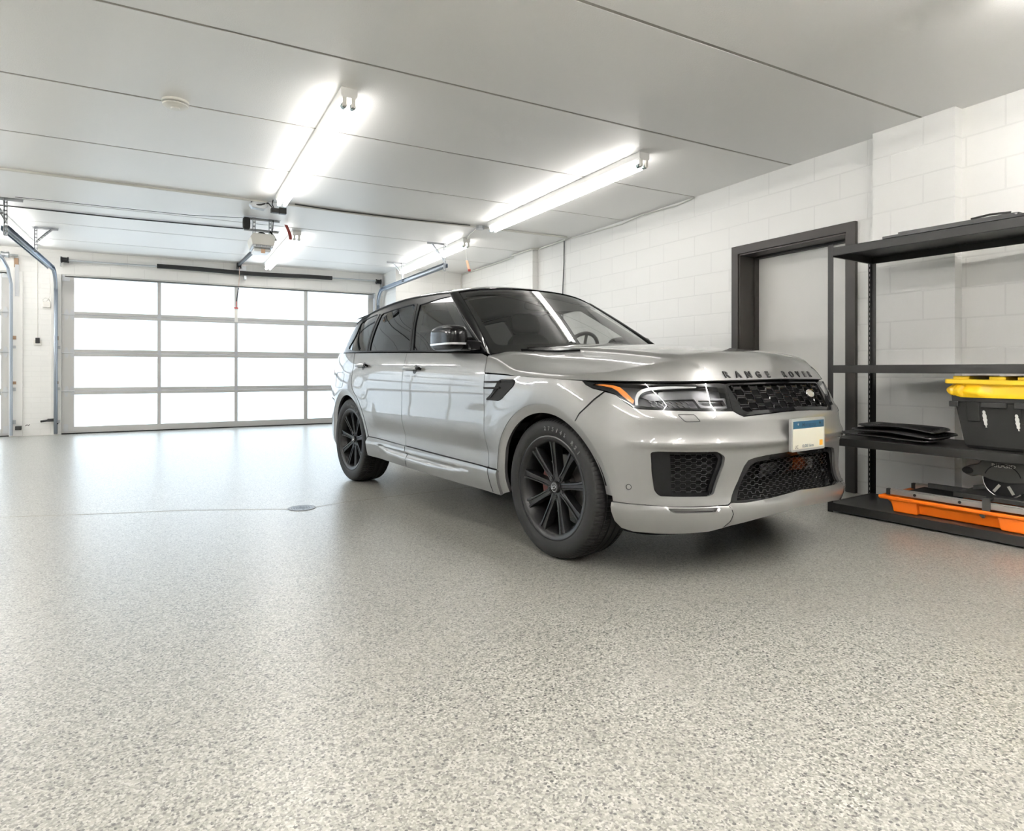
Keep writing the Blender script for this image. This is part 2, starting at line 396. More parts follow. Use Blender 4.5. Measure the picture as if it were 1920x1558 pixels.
# ---------- greenhouse side (x,z) ----------
class Glass(Surf):
    sg=1.0
    def __init__(s):
        xk=[-3.75,-3.45,-3.1,-2.5,-1.8,-1.1,-.5]; zk=[1.10,1.22,1.40,1.62]
        Y=[[.735,.840,.895,.930,.938,.932,.905],
           [.680,.785,.848,.886,.894,.888,.862],
           [.605,.697,.764,.817,.826,.821,.800],
           [.505,.585,.648,.704,.716,.712,.697]]
        s.X=Spl(xk);s.Z=Spl(zk);s.Y=np.array(Y)
    def P(s,q):
        q=np.asarray(q,float)
        y=((s.Z.W(q[:,1])@s.Y)*s.X.W(q[:,0])).sum(1)
        return np.stack([q[:,0],-y,q[:,1]],1)
glass=Glass()
zdrip=spl([-3.75,-3.45,-3.06,-2.6,-2.1,-1.75,-1.45,-1.2],[1.44,1.515,1.572,1.615,1.636,1.630,1.612,1.56])
def ydrip(x): 
    x=np.atleast_1d(np.asarray(x,float)); return -glass.P(np.stack([x,zdrip(x)],1))[:,1]
class Roof(Surf):
    sg=1.0
    def P(s,q):
        q=np.asarray(q,float); x=q[:,0]; ye=ydrip(x); t=np.clip(np.abs(q[:,1])/ye,0,1.05)
        c=np.interp(x,[-3.8,-3.2,-2.4,-1.8,-1.3],[.13,.14,.115,.10,.085])
        return np.stack([x,q[:,1],zdrip(x)+c*(1-t**2.4)],1)
roof=Roof()
def ws_top(y): return -1.325-.10*(np.abs(y)/.66)**2
def ws_bot(y): return -.52-.18*(np.abs(y)/.86)**2
class Shield(Surf):   # param (a in -1..1, b 0..1)
    sg=1.0
    def P(s,q):
        q=np.asarray(q,float); a,b=q[:,0],q[:,1]
        yb=.862*a; yt=.662*a; xt=ws_top(yt)
        T=roof.P(np.stack([xt,yt],1)); T[:,2]-=.004
        B=np.stack([ws_bot(yb),yb,1.165-.025*a*a],1)
        p=B+(T-B)*b[:,None]
        bl=.014*4*b*(1-b)
        return p+np.stack([bl*.55,0*bl,bl*.8],1)
shield=Shield()
# ================= patches on surfaces =================
def area2(p): 
    p=np.asarray(p); x,y=p[:,0],p[:,1]; return .5*np.sum(x*np.roll(y,-1)-np.roll(x,-1)*y)
def dense(p,step,closed=True):
    p=[np.array(q,float) for q in p]; out=[]
    n=len(p)
    for i in range(n if closed else n-1):
        a,b=p[i],p[(i+1)%n]; k=max(1,int(math.ceil(np.linalg.norm(b-a)/step)))
        out+=[a+(b-a)*t/k for t in range(k)]
    if not closed: out.append(p[-1])
    return np.array(out)
def crom(p,n=6,closed=False):
    """Catmull-Rom through points"""
    p=[np.array(q,float) for q in p]; N=len(p); out=[]
    for i in range(N if closed else N-1):
        a=p[(i-1)%N] if closed or i>0 else p[i]; b=p[i]; c=p[(i+1)%N]; d=p[(i+2)%N] if closed or i+2<N else p[(i+1)%N]
        for k in range(n):
            t=k/n; out.append(tuple(.5*((2*b)+(c-a)*t+(2*a-5*b+4*c-d)*t*t+(3*b-a-3*c+d)*t**3)))
    if not closed: out.append(tuple(p[-1]))
    return out
def rounded(p,r,n=4):
    """polygon with rounded corners"""
    p=[np.array(q,float) for q in p]; N=len(p); out=[]
    for i in range(N):
        a,b,c=p[i-1],p[i],p[(i+1)%N]; u=a-b;v=c-b; lu,lv=np.linalg.norm(u),np.linalg.norm(v)
        d=min(r,lu*.45,lv*.45); s=b+u/lu*d; e=b+v/lv*d
        for k in range(n+1):
            t=k/n; out.append(tuple((1-t)**2*s+2*t*(1-t)*b+t*t*e))
    return out
def inset(p,d):
    p=np.asarray(p,float); 
    if area2(p)<0: d=-d
    e=np.roll(p,-1,0)-p; L=np.linalg.norm(e,axis=1)[:,None]; keep=L[:,0]>1e-6
    p=p[keep]; e=np.roll(p,-1,0)-p; e/=np.linalg.norm(e,axis=1)[:,None]
    nrm=np.stack([-e[:,1],e[:,0]],1); pn=np.roll(nrm,1,0); m=nrm+pn; q=(m**2).sum(1)[:,None]
    m=m*2/np.maximum(q,.5); return p+m*d
def pip(pts,poly):
    x,y=pts[:,0],pts[:,1]; ins=np.zeros(len(pts),bool); n=len(poly)
    for i in range(n):
        x0,y0=poly[i];x1,y1=poly[(i+1)%n]
        c=((y0>y)!=(y1>y)); 
        with np.errstate(divide='ignore',invalid='ignore'): xi=(x1-x0)*(y-y0)/(y1-y0)+x0
        ins^=c&(x<xi)
    return ins
def segd(pts,poly):
    a=np.asarray(poly); b=np.roll(a,-1,0); best=np.full(len(pts),1e9)
    for i in range(len(a)):
        ab=b[i]-a[i]; L=ab@ab
        if L<1e-14: continue
        t=np.clip(((pts-a[i])@ab)/L,0,1); d=np.hypot(*((pts-a[i]-t[:,None]*ab).T)); best=np.minimum(best,d)
    return best
def patch(S,outer,holes=(),off=0,res=.05,rim=.014,gap=0,bres=None,center=None,extra=()):
    """trimmed patch of surface S. center=(axis,value): symmetric seam without a rim. returns V,F,N"""
    bres=bres or res*.6
    outer=[tuple(q) for q in outer]
    if area2(outer)<0: outer=outer[::-1]
    if gap:
        o2=inset(outer,gap)
        if center is not None:
            src=np.asarray(outer); o2=o2 if len(o2)==len(src) else o2
            near=np.abs(o2[:,center[0]]-center[1])<gap*1.6; o2[near,center[0]]=center[1]
        outer=o2
    O=dense(outer,bres); H=[dense(h,bres) for h in holes]
    lo=O.min(0);hi=O.max(0)
    gx=np.arange(lo[0],hi[0],res); gy=np.arange(lo[1],hi[1],res*.866)
    G=np.array([(x+(res/2 if j%2 else 0),y) for j,y in enumerate(gy) for x in gx]) if len(gx) and len(gy) else np.zeros((0,2))
    if len(extra): G=np.vstack([G,np.asarray(extra)])
    if len(G):
        ok=pip(G,O)&(segd(G,O)>.32*min(res,bres*1.6))
        for h in H: ok&=~pip(G,h)&(segd(G,h)>.32*res)
        G=G[ok]
    P=[O]+H+[G]; pts=np.vstack(P); E=[];n=0
    for r in [O]+H:
        E+=[(n+i,n+(i+1)%len(r)) for i in range(len(r))]; n+=len(r)
    vv,ee,ff,ov,_,_=geometry.delaunay_2d_cdt([Vector(p) for p in pts],E,[],0,1e-6)
    V2=np.array([(v.x,v.y) for v in vv]); F=np.array([tuple(f) for f in ff])
    cen=V2[F].mean(1); ok=pip(cen,O)
    for h in H: ok&=~pip(cen,h)
    F=F[ok]
    a=V2[F]; ar=(a[:,1,0]-a[:,0,0])*(a[:,2,1]-a[:,0,1])-(a[:,2,0]-a[:,0,0])*(a[:,1,1]-a[:,0,1])
    F=F[np.abs(ar)>1e-10]; ar=ar[np.abs(ar)>1e-10]
    F=np.where((ar<0)[:,None],F[:,::-1],F)
    N=S.N(V2); Pp=S.P(V2)+N*off
    # faces wound to agree with N
    f0=F; g=np.cross(Pp[f0[:,1]]-Pp[f0[:,0]],Pp[f0[:,2]]-Pp[f0[:,0]]); flip=(g*N[f0[:,0]]).sum(1)<0
    F=np.where(flip[:,None],F[:,::-1],F)
    if center is not None:
        at=np.abs(V2[:,center[0]]-center[1])<1e-5; N[at,1]=0; N[at]/=np.linalg.norm(N[at],axis=1)[:,None]; Pp[at,1]=0
    V=[tuple(p) for p in Pp]; NN=[tuple(q) for q in N]; FF=[tuple(f) for f in F]
    if rim:
        cnt={}
        for f in FF:
            for i in range(3):
                e=(f[i],f[(i+1)%3]); k=(min(e),max(e)); cnt.setdefault(k,[]).append(e)
        for k,es in cnt.items():
            if len(es)!=1: continue
            a,b=es[0]
            if center is not None and at[a] and at[b]: continue
            pa,pb=Pp[a],Pp[b]; na,nb=N[a],N[b]; q=np.cross(pb-pa,(na+nb)/2); q/=np.linalg.norm(q)+1e-12
            base=len(V); V+=[tuple(pa),tuple(pb),tuple(pb-nb*rim),tuple(pa-na*rim)]; NN+=[tuple(q)]*4; FF.append((base+1,base,base+3,base+2))
    return V,FF,NN
def mir(g):
    V,F,N=g; return [(x,-y,z) for x,y,z in V],[tuple(reversed(f)) for f in F],[(x,-y,z) for x,y,z in N]
def both(g):
    V,F,N=g; V2,F2,N2=mir(g); n=len(V)
    return V+V2,F+[tuple(i+n for i in f) for f in F2],N+N2
def gm(name,g,m,par,**k): return mk(name,g[0],g[1],m,par,VN=g[2],**k)
def arc(c,r,a0,a1,n=24): return [(c[0]+r*math.cos(math.radians(a0+(a1-a0)*i/n)),c[1]+r*math.sin(math.radians(a0+(a1-a0)*i/n))) for i in range(n+1)]
def on(S,pts,off=0):
    q=np.array(pts,float); return S.P(q)+S.N(q)*off
def linetube(mb,S,pts,r,off=0,n=6,step=.02,closed=False):
    mb.tube([tuple(p) for p in on(S,dense(pts,step,closed),off)],r,n,closed=closed)
# ================= the car =================
S1=body.s1; CZ=ZC
car=empty('car',(2.755,3.011,0),math.radians(-82.924),label='silver luxury SUV with a black roof and black wheels, parked by the right wall',cat='car')
RW=-WB
ARF=lambda a0,a1,n=24: arc((0,CZ),RL,a0,a1,n)
ARR=lambda a0,a1,n=24: arc((RW,CZ),RL,a0,a1,n)
# shared boundary curves (param s,z)
cutA=[(-.675,1.1365),(-.622,1.122),(-.607,1.09),(-.601,1.05),(-.592,.98),(-.587,.85),(-.582,.70),(-.574,.56),(-.563,.43)]
cutB=[(-1.765,1.166),(-1.745,1.05),(-1.739,.97),(-1.737,.80),(-1.733,.70),(-1.730,.56),(-1.727,.443)]
cutC=[(-2.90,1.188),(-2.84,1.12),(-2.795,1.05),(-2.783,.99),(-2.765,.92),(-2.730,.86)]+[(RW+.505*math.cos(math.radians(a)),CZ+.505*math.sin(math.radians(a))) for a in (64,55,46,37,28,19,11)]+[(-2.415,.457)]
silltop=[(-2.415,.457),(-1.752,.444),(-1.322,.435),(-.594,.424),(-.44,.424)]
belt=[(-3.30,1.196),(-2.90,1.188),(-2.35,1.179),(-1.765,1.166),(-1.2,1.152),(-.675,1.1365)]
G25=.0026
def sidepart(name,outer,m=M_paint,holes=(),res=.045,S=body,off=0,rim=.016,gap=G25,**k):
    g=patch(S,outer,holes,off,res,rim,gap); 
    return gm(name,g,m,car,**k),gm(name,mir(g),m,car,**k)
# --- doors
fd=sidepart('front_door',cutA+[(-1.727,.4435),(-1.1,.4325)][::-1][0:0]+[(-.594,.4265),(-1.1,.4345),(-1.727,.4465)]+cutB[::-1][1:]+[(-1.2,1.152)])
rd=sidepart('rear_door',cutB+[(-2.1,.4535),(-2.412,.459)]+cutC[::-1][1:]+[(-2.35,1.179)])
# --- front wing
split=[(.476,.927),(.40,.885),(.297,.811),(.262,.765)]
clam=[(x,float(zline(x))) for x in np.linspace(-.592,.318,14)]
aF0=math.degrees(math.atan2(.765-CZ,.262)); aF1=180-math.degrees(math.asin((.428-CZ)/RL))
wing=clam+[(.345,.958),(.40,.938)]+split[:-1]+ARF(aF0,aF1,30)+[(-.563,.428)]+cutA[::-1][1:6]
ff=sidepart('front_fender',wing)
# --- sill
class SillS(Surf):
    sg=1.0
    def P(s,q):
        q=np.asarray(q,float); p=body.P(q); n=body.N(q)
        up=np.interp(q[:,0],[-2.26,-2.09,-1.78,-1.33,-.755],[.412,.407,.399,.390,.383]); lo=np.interp(q[:,0],[-2.26,-2.07,-1.8,-1.36,-1.03,-.755],[.408,.348,.329,.321,.340,.380])
        w=np.maximum(up-lo,1e-4); t=(q[:,1]-lo)/w
        dep=np.sin(PI*np.clip(t,0,1)**1.9)**1.5*np.minimum(w,.075)*.36
        return p+n*(.010+.006*sstep(.43,.40,q[:,1])-dep)[:,None]
sillS=SillS()
aR=math.degrees(math.asin((.455-CZ)/RL)); 
sl=[(-2.415,.4575)]+[(x,z+.0005) for x,z in silltop[1:4]]+[(-.455,.4245)]+[(-RL*math.cos(math.radians(a)),CZ+RL*math.sin(math.radians(a))) for a in (3,-4,-10,-13.5)]+[(-.9,.273),(-1.4,.277),(-1.84,.283),(-2.30,.293)]+[(RW+RL*math.cos(math.radians(a)),CZ+RL*math.sin(math.radians(a))) for a in (-11,-5,0,4)]
ext=[(x,z) for x in np.linspace(-2.25,-.76,60) for z in (lambda u,l:(u+.003,u-.004,u-.010,l+(u-l)*.45,l+.004,l-.006))(float(np.interp(x,[-2.26,-2.09,-1.78,-1.33,-.755],[.412,.407,.399,.390,.383])),float(np.interp(x,[-2.26,-2.07,-1.8,-1.36,-1.03,-.755],[.408,.348,.329,.321,.340,.380])))]
g=patch(sillS,sl,(),0,.013,.03,0,bres=.012)
gm('rocker_sill',g,M_paint,car); gm('rocker_sill',mir(g),M_paint,car)
for sg in (0,1):   # shut lines that run down the sill
    for c in ([(-.562,.424),(-.548,.35),(-.535,.285)],[(-1.727,.441),(-1.735,.36),(-1.75,.292)]):
        mb=MB(); linetube(mb,sillS,c,.0022,.0004)
        if sg: mb.V=[(x,-y,z) for x,y,z in mb.V]
        mb.build('sill_shut_line',M_dark,car)
# --- wheel arch lips
class LipS(Surf):
    """(angle deg, radius) around a wheel"""
    e=1e-3
    def __init__(s,c): s.c=c; s.sg=-1.0
    def P(s,q):
        q=np.asarray(q,float); a=np.radians(q[:,0]*57.29578); r=q[:,1]
        b=np.stack([s.c+r*np.cos(a),CZ+r*np.sin(a)],1); bb=np.stack([s.c+RL*np.cos(a),CZ+RL*np.sin(a)],1)
        p=body.P(b); p0=body.P(bb); n=body.N(bb); t=(RL-r)/(RL-RA)
        o=p0.copy(); o[:,0]+=p[:,0]-p0[:,0]; o[:,2]=p[:,2]
        return o+n*(-.0015-.017*np.maximum(t,0))[:,None]
for c,a0,a1 in ((0,4,193),(RW,-12,194)):
    r0,r1=math.radians(a0),math.radians(a1)
    g=patch(LipS(c),[(r0,RA),(r1,RA),(r1,RL+.007),(r0,RL+.007)],(),0,.02,.03,0,bres=.02)
    gm('wheel_arch_trim',g,M_paint,car); gm('wheel_arch_trim',mir(g),M_paint,car)
# --- rear quarter, bumper, tailgate
aq0=math.degrees(math.atan2(.505*math.sin(math.radians(64)),.505*math.cos(math.radians(64))))
tl=[(-3.40,1.085),(-3.46,1.09),(-3.95,1.075),(-3.95,.955),(-3.56,.93),(-3.50,.945)]
q0=[(-2.90,1.188),(-3.30,1.196),(-3.70,1.205),(-3.985,1.205),(-3.985,.77),(-3.52,.765),(-3.30,.745)]
aqR=180-math.degrees(math.asin((.70-CZ)/RL))
quarter=q0+[(RW+RL*math.cos(math.radians(a)),CZ+RL*math.sin(math.radians(a))) for a in np.linspace(aqR,8,26)]+[(-2.425,.457)]+[(x-.006,z) for x,z in cutC[::-1][1:]]
qp=sidepart('rear_quarter_panel',quarter,holes=[tl])
for i,s in enumerate((1,-1)):
    g=patch(body,tl,(),-.002,.03,.01,.003); gm('tail_light',g if s>0 else mir(g),M_red,car)
rb=[(-3.50,.758),(-3.985,.764),(body.s0,.764),(body.s0,.30),(-3.7,.29),(-3.43,.285)]+[(RW+RL*math.cos(math.radians(a)),CZ+RL*math.sin(math.radians(a))) for a in np.linspace(192,aqR,12)]+[(-3.30,.738)]
gm('rear_bumper',both(patch(body,rb,(),0,.06,.016,G25,center=(0,body.s0))),M_paint,car)
gm('tailgate',both(patch(body,[(-3.985,.77),(-3.985,1.205),(body.s0,1.205),(body.s0,.77)],(),0,.06,.016,G25,center=(0,body.s0))),M_paint,car)
fuel=rounded([(-3.30,1.005),(-3.02,1.005),(-2.985,.94),(-3.03,.865),(-3.28,.865)],.03)
# --- hood
rear=[(-.46-.19*(y/.86)**2,-y) for y in np.linspace(0,.85,14)]
rimxy=hood_rim(110,.004)[0]; rimxy=rimxy[(rimxy[:,0]>-.598)|(rimxy[:,1]>-.5)]
hp=rear+[(-.648,-.885),(-.628,-.915)]+[tuple(p[:2]) for p in rimxy[:-1]]+[(float(rimxy[-1][0]),0.0)]
ex=[]
rr=rimxy[:,:2]; tg=np.gradient(rr,axis=0); tg/=np.linalg.norm(tg,axis=1)[:,None]; nn=np.stack([-tg[:,1],tg[:,0]],1)
for d in (.004,.009,.015,.023,.033,.046,.062,.08,.10): ex+=list(rr+nn*d)
yc=np.interp(np.linspace(-.6,.72,70),[-.7,-.2,.2,.48,.62,.71,.76],[.53,.55,.572,.587,.56,.48,.455])
for d in (-.024,-.012,0,.012,.024): ex+=[(x,-(y+d)) for x,y in zip(np.linspace(-.6,.72,70),yc)]
hd=gm('hood',both(patch(hood,hp,(),0,.035,.014,.0012,center=(1,0.0),extra=ex,bres=.02)),M_paint,car)
hv=rounded([(-.135,-.578),(-.285,-.630),(-.52,-.662),(-.67,-.645),(-.68,-.535),(-.26,-.560)],.02)
for s in (0,1):
    g=patch(hood,hv,(),.012,.03,.014,0); gm('hood_vent',mir(g) if s else g,M_tblack,hd)
def hoodx(y,zt):
    y=np.asarray(y,float); lo=np.full(len(y),.35); hi=np.interp(np.abs(y),-_rim[::-1,1][:120],_rim[::-1,0][:120])-.0005
    for _ in range(26):
        md=(lo+hi)/2; z=hood.P(np.stack([md,y],1))[:,2]; up=z>zt; lo=np.where(up,md,lo); hi=np.where(up,hi,md)
    return (lo+hi)/2
def hood_letters():
    mb=MB(); word='RANGE ROVER'; y0,y1=-.40,.37
    for i,ch in enumerate(word):
        if ch==' ': continue
        yc=y0+(y1-y0)*i/(len(word)-1); V,F=text_geo(ch,.042,.003,.0013,1.25); V=np.array(V)
        y=yc+V[:,0]; z=1.006+V[:,1]; x=hoodx(y,z); n=hood.N(np.stack([x,y],1))
        W=np.stack([x,y,z],1)+n*(V[:,2:3]+.0024); mb.add(W,F)
    return mk('lettering',mb.V,mb.F,M_letter,hd,smooth=False)
hood_letters()
# --- front bumper
lamp=[(.326,.9785)]+[(.361,.950),(.420,.936),(.482,.928),(.542,.911),(.582,.877),(.617,.852),(.65,.845),(.70,.843),(.84,.839),(.978,.836),(1.110,.834)]
gb=[(1.110,.834),(1.135,.818),(1.160,.807),(1.25,.812),(1.437,.820),(S1,.823)]
fog=rounded([(.661,.640),(.700,.645),(.985,.644),(1.026,.618),(1.018,.575),(.965,.440),(.93,.432),(.69,.432),(.668,.456),(.657,.55)],.014)
ik=[(1.049,.401),(1.107,.493),(1.141,.565),(1.165,.592),(1.20,.601),(1.291,.610),(S1,.618)]
bm_=ARF(aF0,.6,16)+[(.505,.389),(.613,.387),(.723,.384),(.974,.388),(1.03,.389)]+ik+gb[::-1]+lamp[::-1][1:-4]+[(.476,.924),(.40,.882),(.297,.808)]
fb=gm('front_bumper',both(patch(body,bm_,[fog],0,.035,.02,G25,center=(0,S1))),M_paint,car)
# lower valance
class ValS(Surf):
    sg=1.0
    def P(s,q):
        q=np.asarray(q,float); p=body.P(q); n=body.N(q); t=q[:,1]
        zt=np.interp(q[:,0],[.5,1.0,S1],[.387,.388,.412])
        b=.014*sstep(0,.018,zt-t)*(1+0*t)
        return p+n*b[:,None]
val=ValS()
vo=[(.456,.387),(.613,.387),(.723,.385),(.974,.3865),(1.03,.3865),(1.049,.396),(1.137,.392),(1.3,.398),(S1,.411),(S1,.335),(1.523,.335),(1.22,.318),(1.041,.297),(.932,.272),(.807,.262),(.684,.256),(.56,.256),(.50,.268),(.468,.30),(.457,.345)]
slit=rounded([(.727,.378),(.966,.381),(.945,.363),(.758,.360),(.738,.368)],.005)
vl=gm('front_valance',both(patch(val,vo,[slit],0,.022,.02,0,center=(0,S1))),M_paint,car)
for s in (0,1):
    mb=MB(); linetube(mb,val,[(1.03,.383),(1.042,.35),(1.03,.318),(1.00,.288)],.0016,.0003)
    if s: mb.V=[(x,-y,z) for x,y,z in mb.V]
    mb.build('valance_seam',M_dark,vl)
g=patch(body,[(.71,.39),(.98,.39),(.98,.352),(.71,.352)],(),-.012,.03,0,0); gm('valance_slot',g,M_liner,vl); gm('valance_slot',mir(g),M_liner,vl)
# wheel deflectors
for s in (-1,1):
    mb=MB(); mb.prism(rounded([(.36,.46),(.63,.46),(.63,.60),(.53,.76),(.36,.80)],.06),lambda u,v,d:(u,s*v,d),.208,.30); mb.build('air_deflector',M_liner,car,bev=.022)
# --- intakes
def honey(S,poly,px,pz,off,r=.0024,amp=.34,name='mesh',par=None,m=M_gblack,thick=0):
    """antiphase trapezoid waves = elongated honeycomb"""
    P=np.asarray(poly); lo=P.min(0);hi=P.max(0); mb=MB(); k=0; z=lo[1]
    while z<hi[1]+pz:
        pts=[];x=lo[0]-px
        while x<hi[0]+px:
            a=amp*pz*(1 if k%2 else -1)
            pts+=[(x,z-a),(x+.22*px,z-a),(x+.5*px-.22*px,z+a)[:2],(x+.5*px+.0*px,z+a),(x+.72*px,z+a),(x+px-.22*px+.0*px,z-a)]
            x+=px
        pts=[(q[0],q[1]) for q in pts]; d=dense(pts,.012,False); ins=pip(d,P)
        run=[]
        for q,i in zip(d,ins):
            if i: run.append(q)
            else:
                if len(run)>2: mb.tube([tuple(p) for p in on(S,run,off)],r,5)
                run=[]
        if len(run)>2: mb.tube([tuple(p) for p in on(S,run,off)],r,5)
        z+=pz; k+=1
    return mb
def mirror_mb(mb):
    n=len(mb.V); mb.F+=[tuple(reversed([i+n for i in f])) for f in mb.F]; mb.V+=[(x,-y,z) for x,y,z in mb.V]; return mb
for s in (0,1):
    fi=rounded([(.735,.640),(.985,.640),(1.018,.612),(1.008,.575),(.955,.443),(.93,.437),(.745,.437),(.735,.45)],.012)
    g=patch(body,fog,(),-.060,.03,.0,0); t=gm('fog_light_recess',mir(g) if s else g,M_liner,fb)
    fr=patch(body,[tuple(q) for q in inset(fog,.0015)],[rounded([(.752,.630),(.975,.630),(1.000,.608),(.990,.575),(.943,.452),(.925,.447),(.765,.447),(.755,.46)],.01)],-.018,.02,.03,0); gm('intake_bezel',mir(fr) if s else fr,M_gblack,t)
    mb=honey(body,fi,.056,.0155,-.035,.0013,.24); 
    if s: mb.V=[(x,-y,z) for x,y,z in mb.V]
    mb.build('honeycomb_grille',M_sblack,t)
ip=ik+[(S1,.404),(1.3,.392),(1.137,.388)]
lk=gm('lower_intake',both(patch(body,ip,(),-.075,.04,0,0,center=(0,S1))),M_liner,fb)
ih=[(1.098,.408),(1.150,.505),(1.195,.562),(1.231,.578),(1.35,.584),(S1,.590),(S1,.413),(1.3,.402)]
class Half(Surf):
    pass
fr=patch(body,[tuple(q) for q in ip],(),0,.02,.0,0) if 0 else None
frame=ip[:len(ik)]+[(S1,.590)]+ih[::-1][2:][::1]
frame=ik+[(S1,.590),(1.35,.584),(1.231,.578),(1.195,.562),(1.150,.505),(1.098,.408),(1.3,.402),(S1,.413),(S1,.404),(1.3,.392),(1.137,.388)]
gm('intake_bezel',both(patch(body,frame,(),-.012,.02,.03,.001,center=(0,S1))),M_gblack,lk)
mirror_mb(honey(body,ih,.056,.0155,-.030,.0014,.24)).build('honeycomb_grille',M_sblack,lk)
sens=rounded([(1.33,.565),(1.50,.572),(1.50,.505),(1.31,.497)],.02)
gm('radar_cover',both(patch(body,[(1.30,.557),(S1,.570),(S1,.505),(1.29,.490)],(),-.036,.03,.01,0,center=(0,S1))),M_gblack,lk)
# --- grille
gr_o=[(1.137,.962)]+[(x,float(zline(x))-.007) for x in np.linspace(1.16,S1,10)]+[(S1,.826),(1.437,.823),(1.25,.815),(1.160,.810),(1.137,.821),(1.113,.836)]
gr_i=[(1.152,.952)]+[(x,float(zline(x))-.016) for x in np.linspace(1.17,S1,10)]+[(S1,.843),(1.437,.840),(1.25,.833),(1.20,.829),(1.178,.838)]
gl=gm('grille',both(patch(body,gr_o,(),-.055,.04,0,0,center=(0,S1))),M_liner,car)
gfr=gr_o[:11]+[gr_i[10]]+gr_i[:10][::-1]+gr_i[11:][::-1]+[(S1,.843)]+gr_o[11:]
ring=[gr_o[0]]+gr_o[1:11]+[(S1,float(zline(S1))-.016)]+gr_i[1:10][::-1]+[gr_i[0]]+gr_i[::-1][:-11]+[(S1,.843)][0:0]+gr_o[11:]
gm('grille_surround',both(patch(body,ring,(),-.004,.02,.03,.0006,center=(0,S1))),M_gblack,gl)
mirror_mb(honey(body,gr_i,.118,.0215,-.014,.0052,.30)).build('grille_mesh',M_tblack,gl)
bq=body.P(np.array([[S1-.24,.905]]))[0]; bn=body.N(np.array([[S1-.24,.905]]))[0]; bq=np.array([bq[0],-bq[1],bq[2]]); bn=np.array([bn[0],-bn[1],bn[2]])
bz=Vector(bn); bx=Vector((0,0,1)).cross(bz).normalized(); BM=Matrix((bx,bz.cross(bx),bz)).transposed()
mb=MB(); mb.ell(tuple(bq-bn*.004),(.040,.021,.006),20,6,1,BM); mb.build('oval_badge',M_green,gl)
mb=MB(); mb.tube([tuple(Vector(bq)+BM@Vector((.040*math.cos(t),.021*math.sin(t),-.001))) for t in np.linspace(0,2*PI,24,endpoint=False)],.0025,6,closed=True); mb.build('badge_rim',M_chrome,gl)
# --- headlights
lo=lamp+[(1.137,.962)]+[(x,float(zline(x))-.006) for x in (1.10,1.0,.9,.8,.7,.6,.5,.42,.37)]
for s in (0,1):
    M=(lambda g:mir(g)) if s else (lambda g:g)
    hl=gm('headlight',M(patch(body,lo,(),-.050,.03,0,0)),M_lampin,car)
    gm('lamp_surround',M(patch(body,[tuple(q) for q in inset(lo,.001)],[[(.39,.955),(.49,.945),(.55,.927),(.60,.885),(.632,.862),(.70,.855),(.90,.851),(1.095,.848),(1.120,.945),(1.0,.954),(.85,.957),(.70,.959),(.55,.963),(.42,.967)]],-.004,.018,.045,0)),M_tblack,hl)
    gm('turn_indicator',M(patch(body,[(.405,.960),(.476,.953),(.523,.946),(.553,.930),(.585,.895),(.620,.866),(.632,.885),(.60,.925),(.570,.950),(.530,.959),(.470,.9625)],(),-.010,.012,.012,0)),M_amber,hl)
    gm('daytime_light',M(patch(body,crom([(.632,.862),(.640,.897),(.668,.932),(.727,.950),(.83,.957),(.963,.9585)],6)+crom([(.963,.950),(.83,.946),(.735,.938),(.682,.922),(.655,.895),(.648,.864)],6),(),-.010,.012,.012,0)),M_led,hl)
    gm('upper_reflector',M(patch(body,crom([(.673,.908),(.70,.925),(.78,.938),(.90,.944),(1.030,.946)],5)+[(1.035,.905),(.92,.902),(.812,.899),(.719,.890)],(),-.034,.02,.01,0)),M_refl,hl)
    mb=MB()
    for i in range(8):
        for j in (0,1):
            x=.712+.026*i+.008*j; z=.884-.020*j
            mb.tube([tuple(p) for p in on(body,[(x-.007,z+.006),(x+.007,z-.006)],-.030)],.0042,6)
    if s: mb.V=[(x,-y,z) for x,y,z in mb.V]
    mb.build('led_cluster',M_refl,hl)
    gm('projector_frame',M(patch(body,rounded([(.928,.897),(1.109,.899),(1.119,.852),(.950,.852)],.008),[rounded([(.945,.889),(1.09,.890),(1.098,.861),(.962,.861)],.006)],-.014,.012,.02,0)),M_refl,hl)
    gm('headlight_lens',M(patch(body,lo,(),-.001,.03,0,.001)),M_lens,hl)
    to=rounded([(.823,.820),(.899,.820),(.921,.787),(.850,.786)],.007)
    mb=MB(); linetube(mb,body,to,.0013,.0002,closed=True)
    if s: mb.V=[(x,-y,z) for x,y,z in mb.V]
    mb.build('washer_cover_seam',M_dark,fb)
    for (a,b) in ((.548,.47),):
        p=on(body,[(a,b)],0)[0]; n=body.N(np.array([[a,b]]))[0]; sg=-1 if s else 1
        mb=MB(); mb.cyl((p[0],p[1]*sg,p[2]),(p[0]+n[0]*.003,(p[1]+n[1]*.003)*sg,p[2]),.012,16); ps=mb.build('parking_sensor',M_paint,fb)
        mb=MB(); mb.tube([(lambda q:(q[0],q[1]*sg,q[2]))(p+n*.0032+np.array([-n[1],n[0],0])/np.hypot(n[0],n[1])*.0125*math.cos(t)+np.array([0,0,.0125*math.sin(t)])) for t in np.linspace(0,2*PI,18,endpoint=False)],.0013,5,closed=True); mb.build('sensor_seam',M_dark,ps)
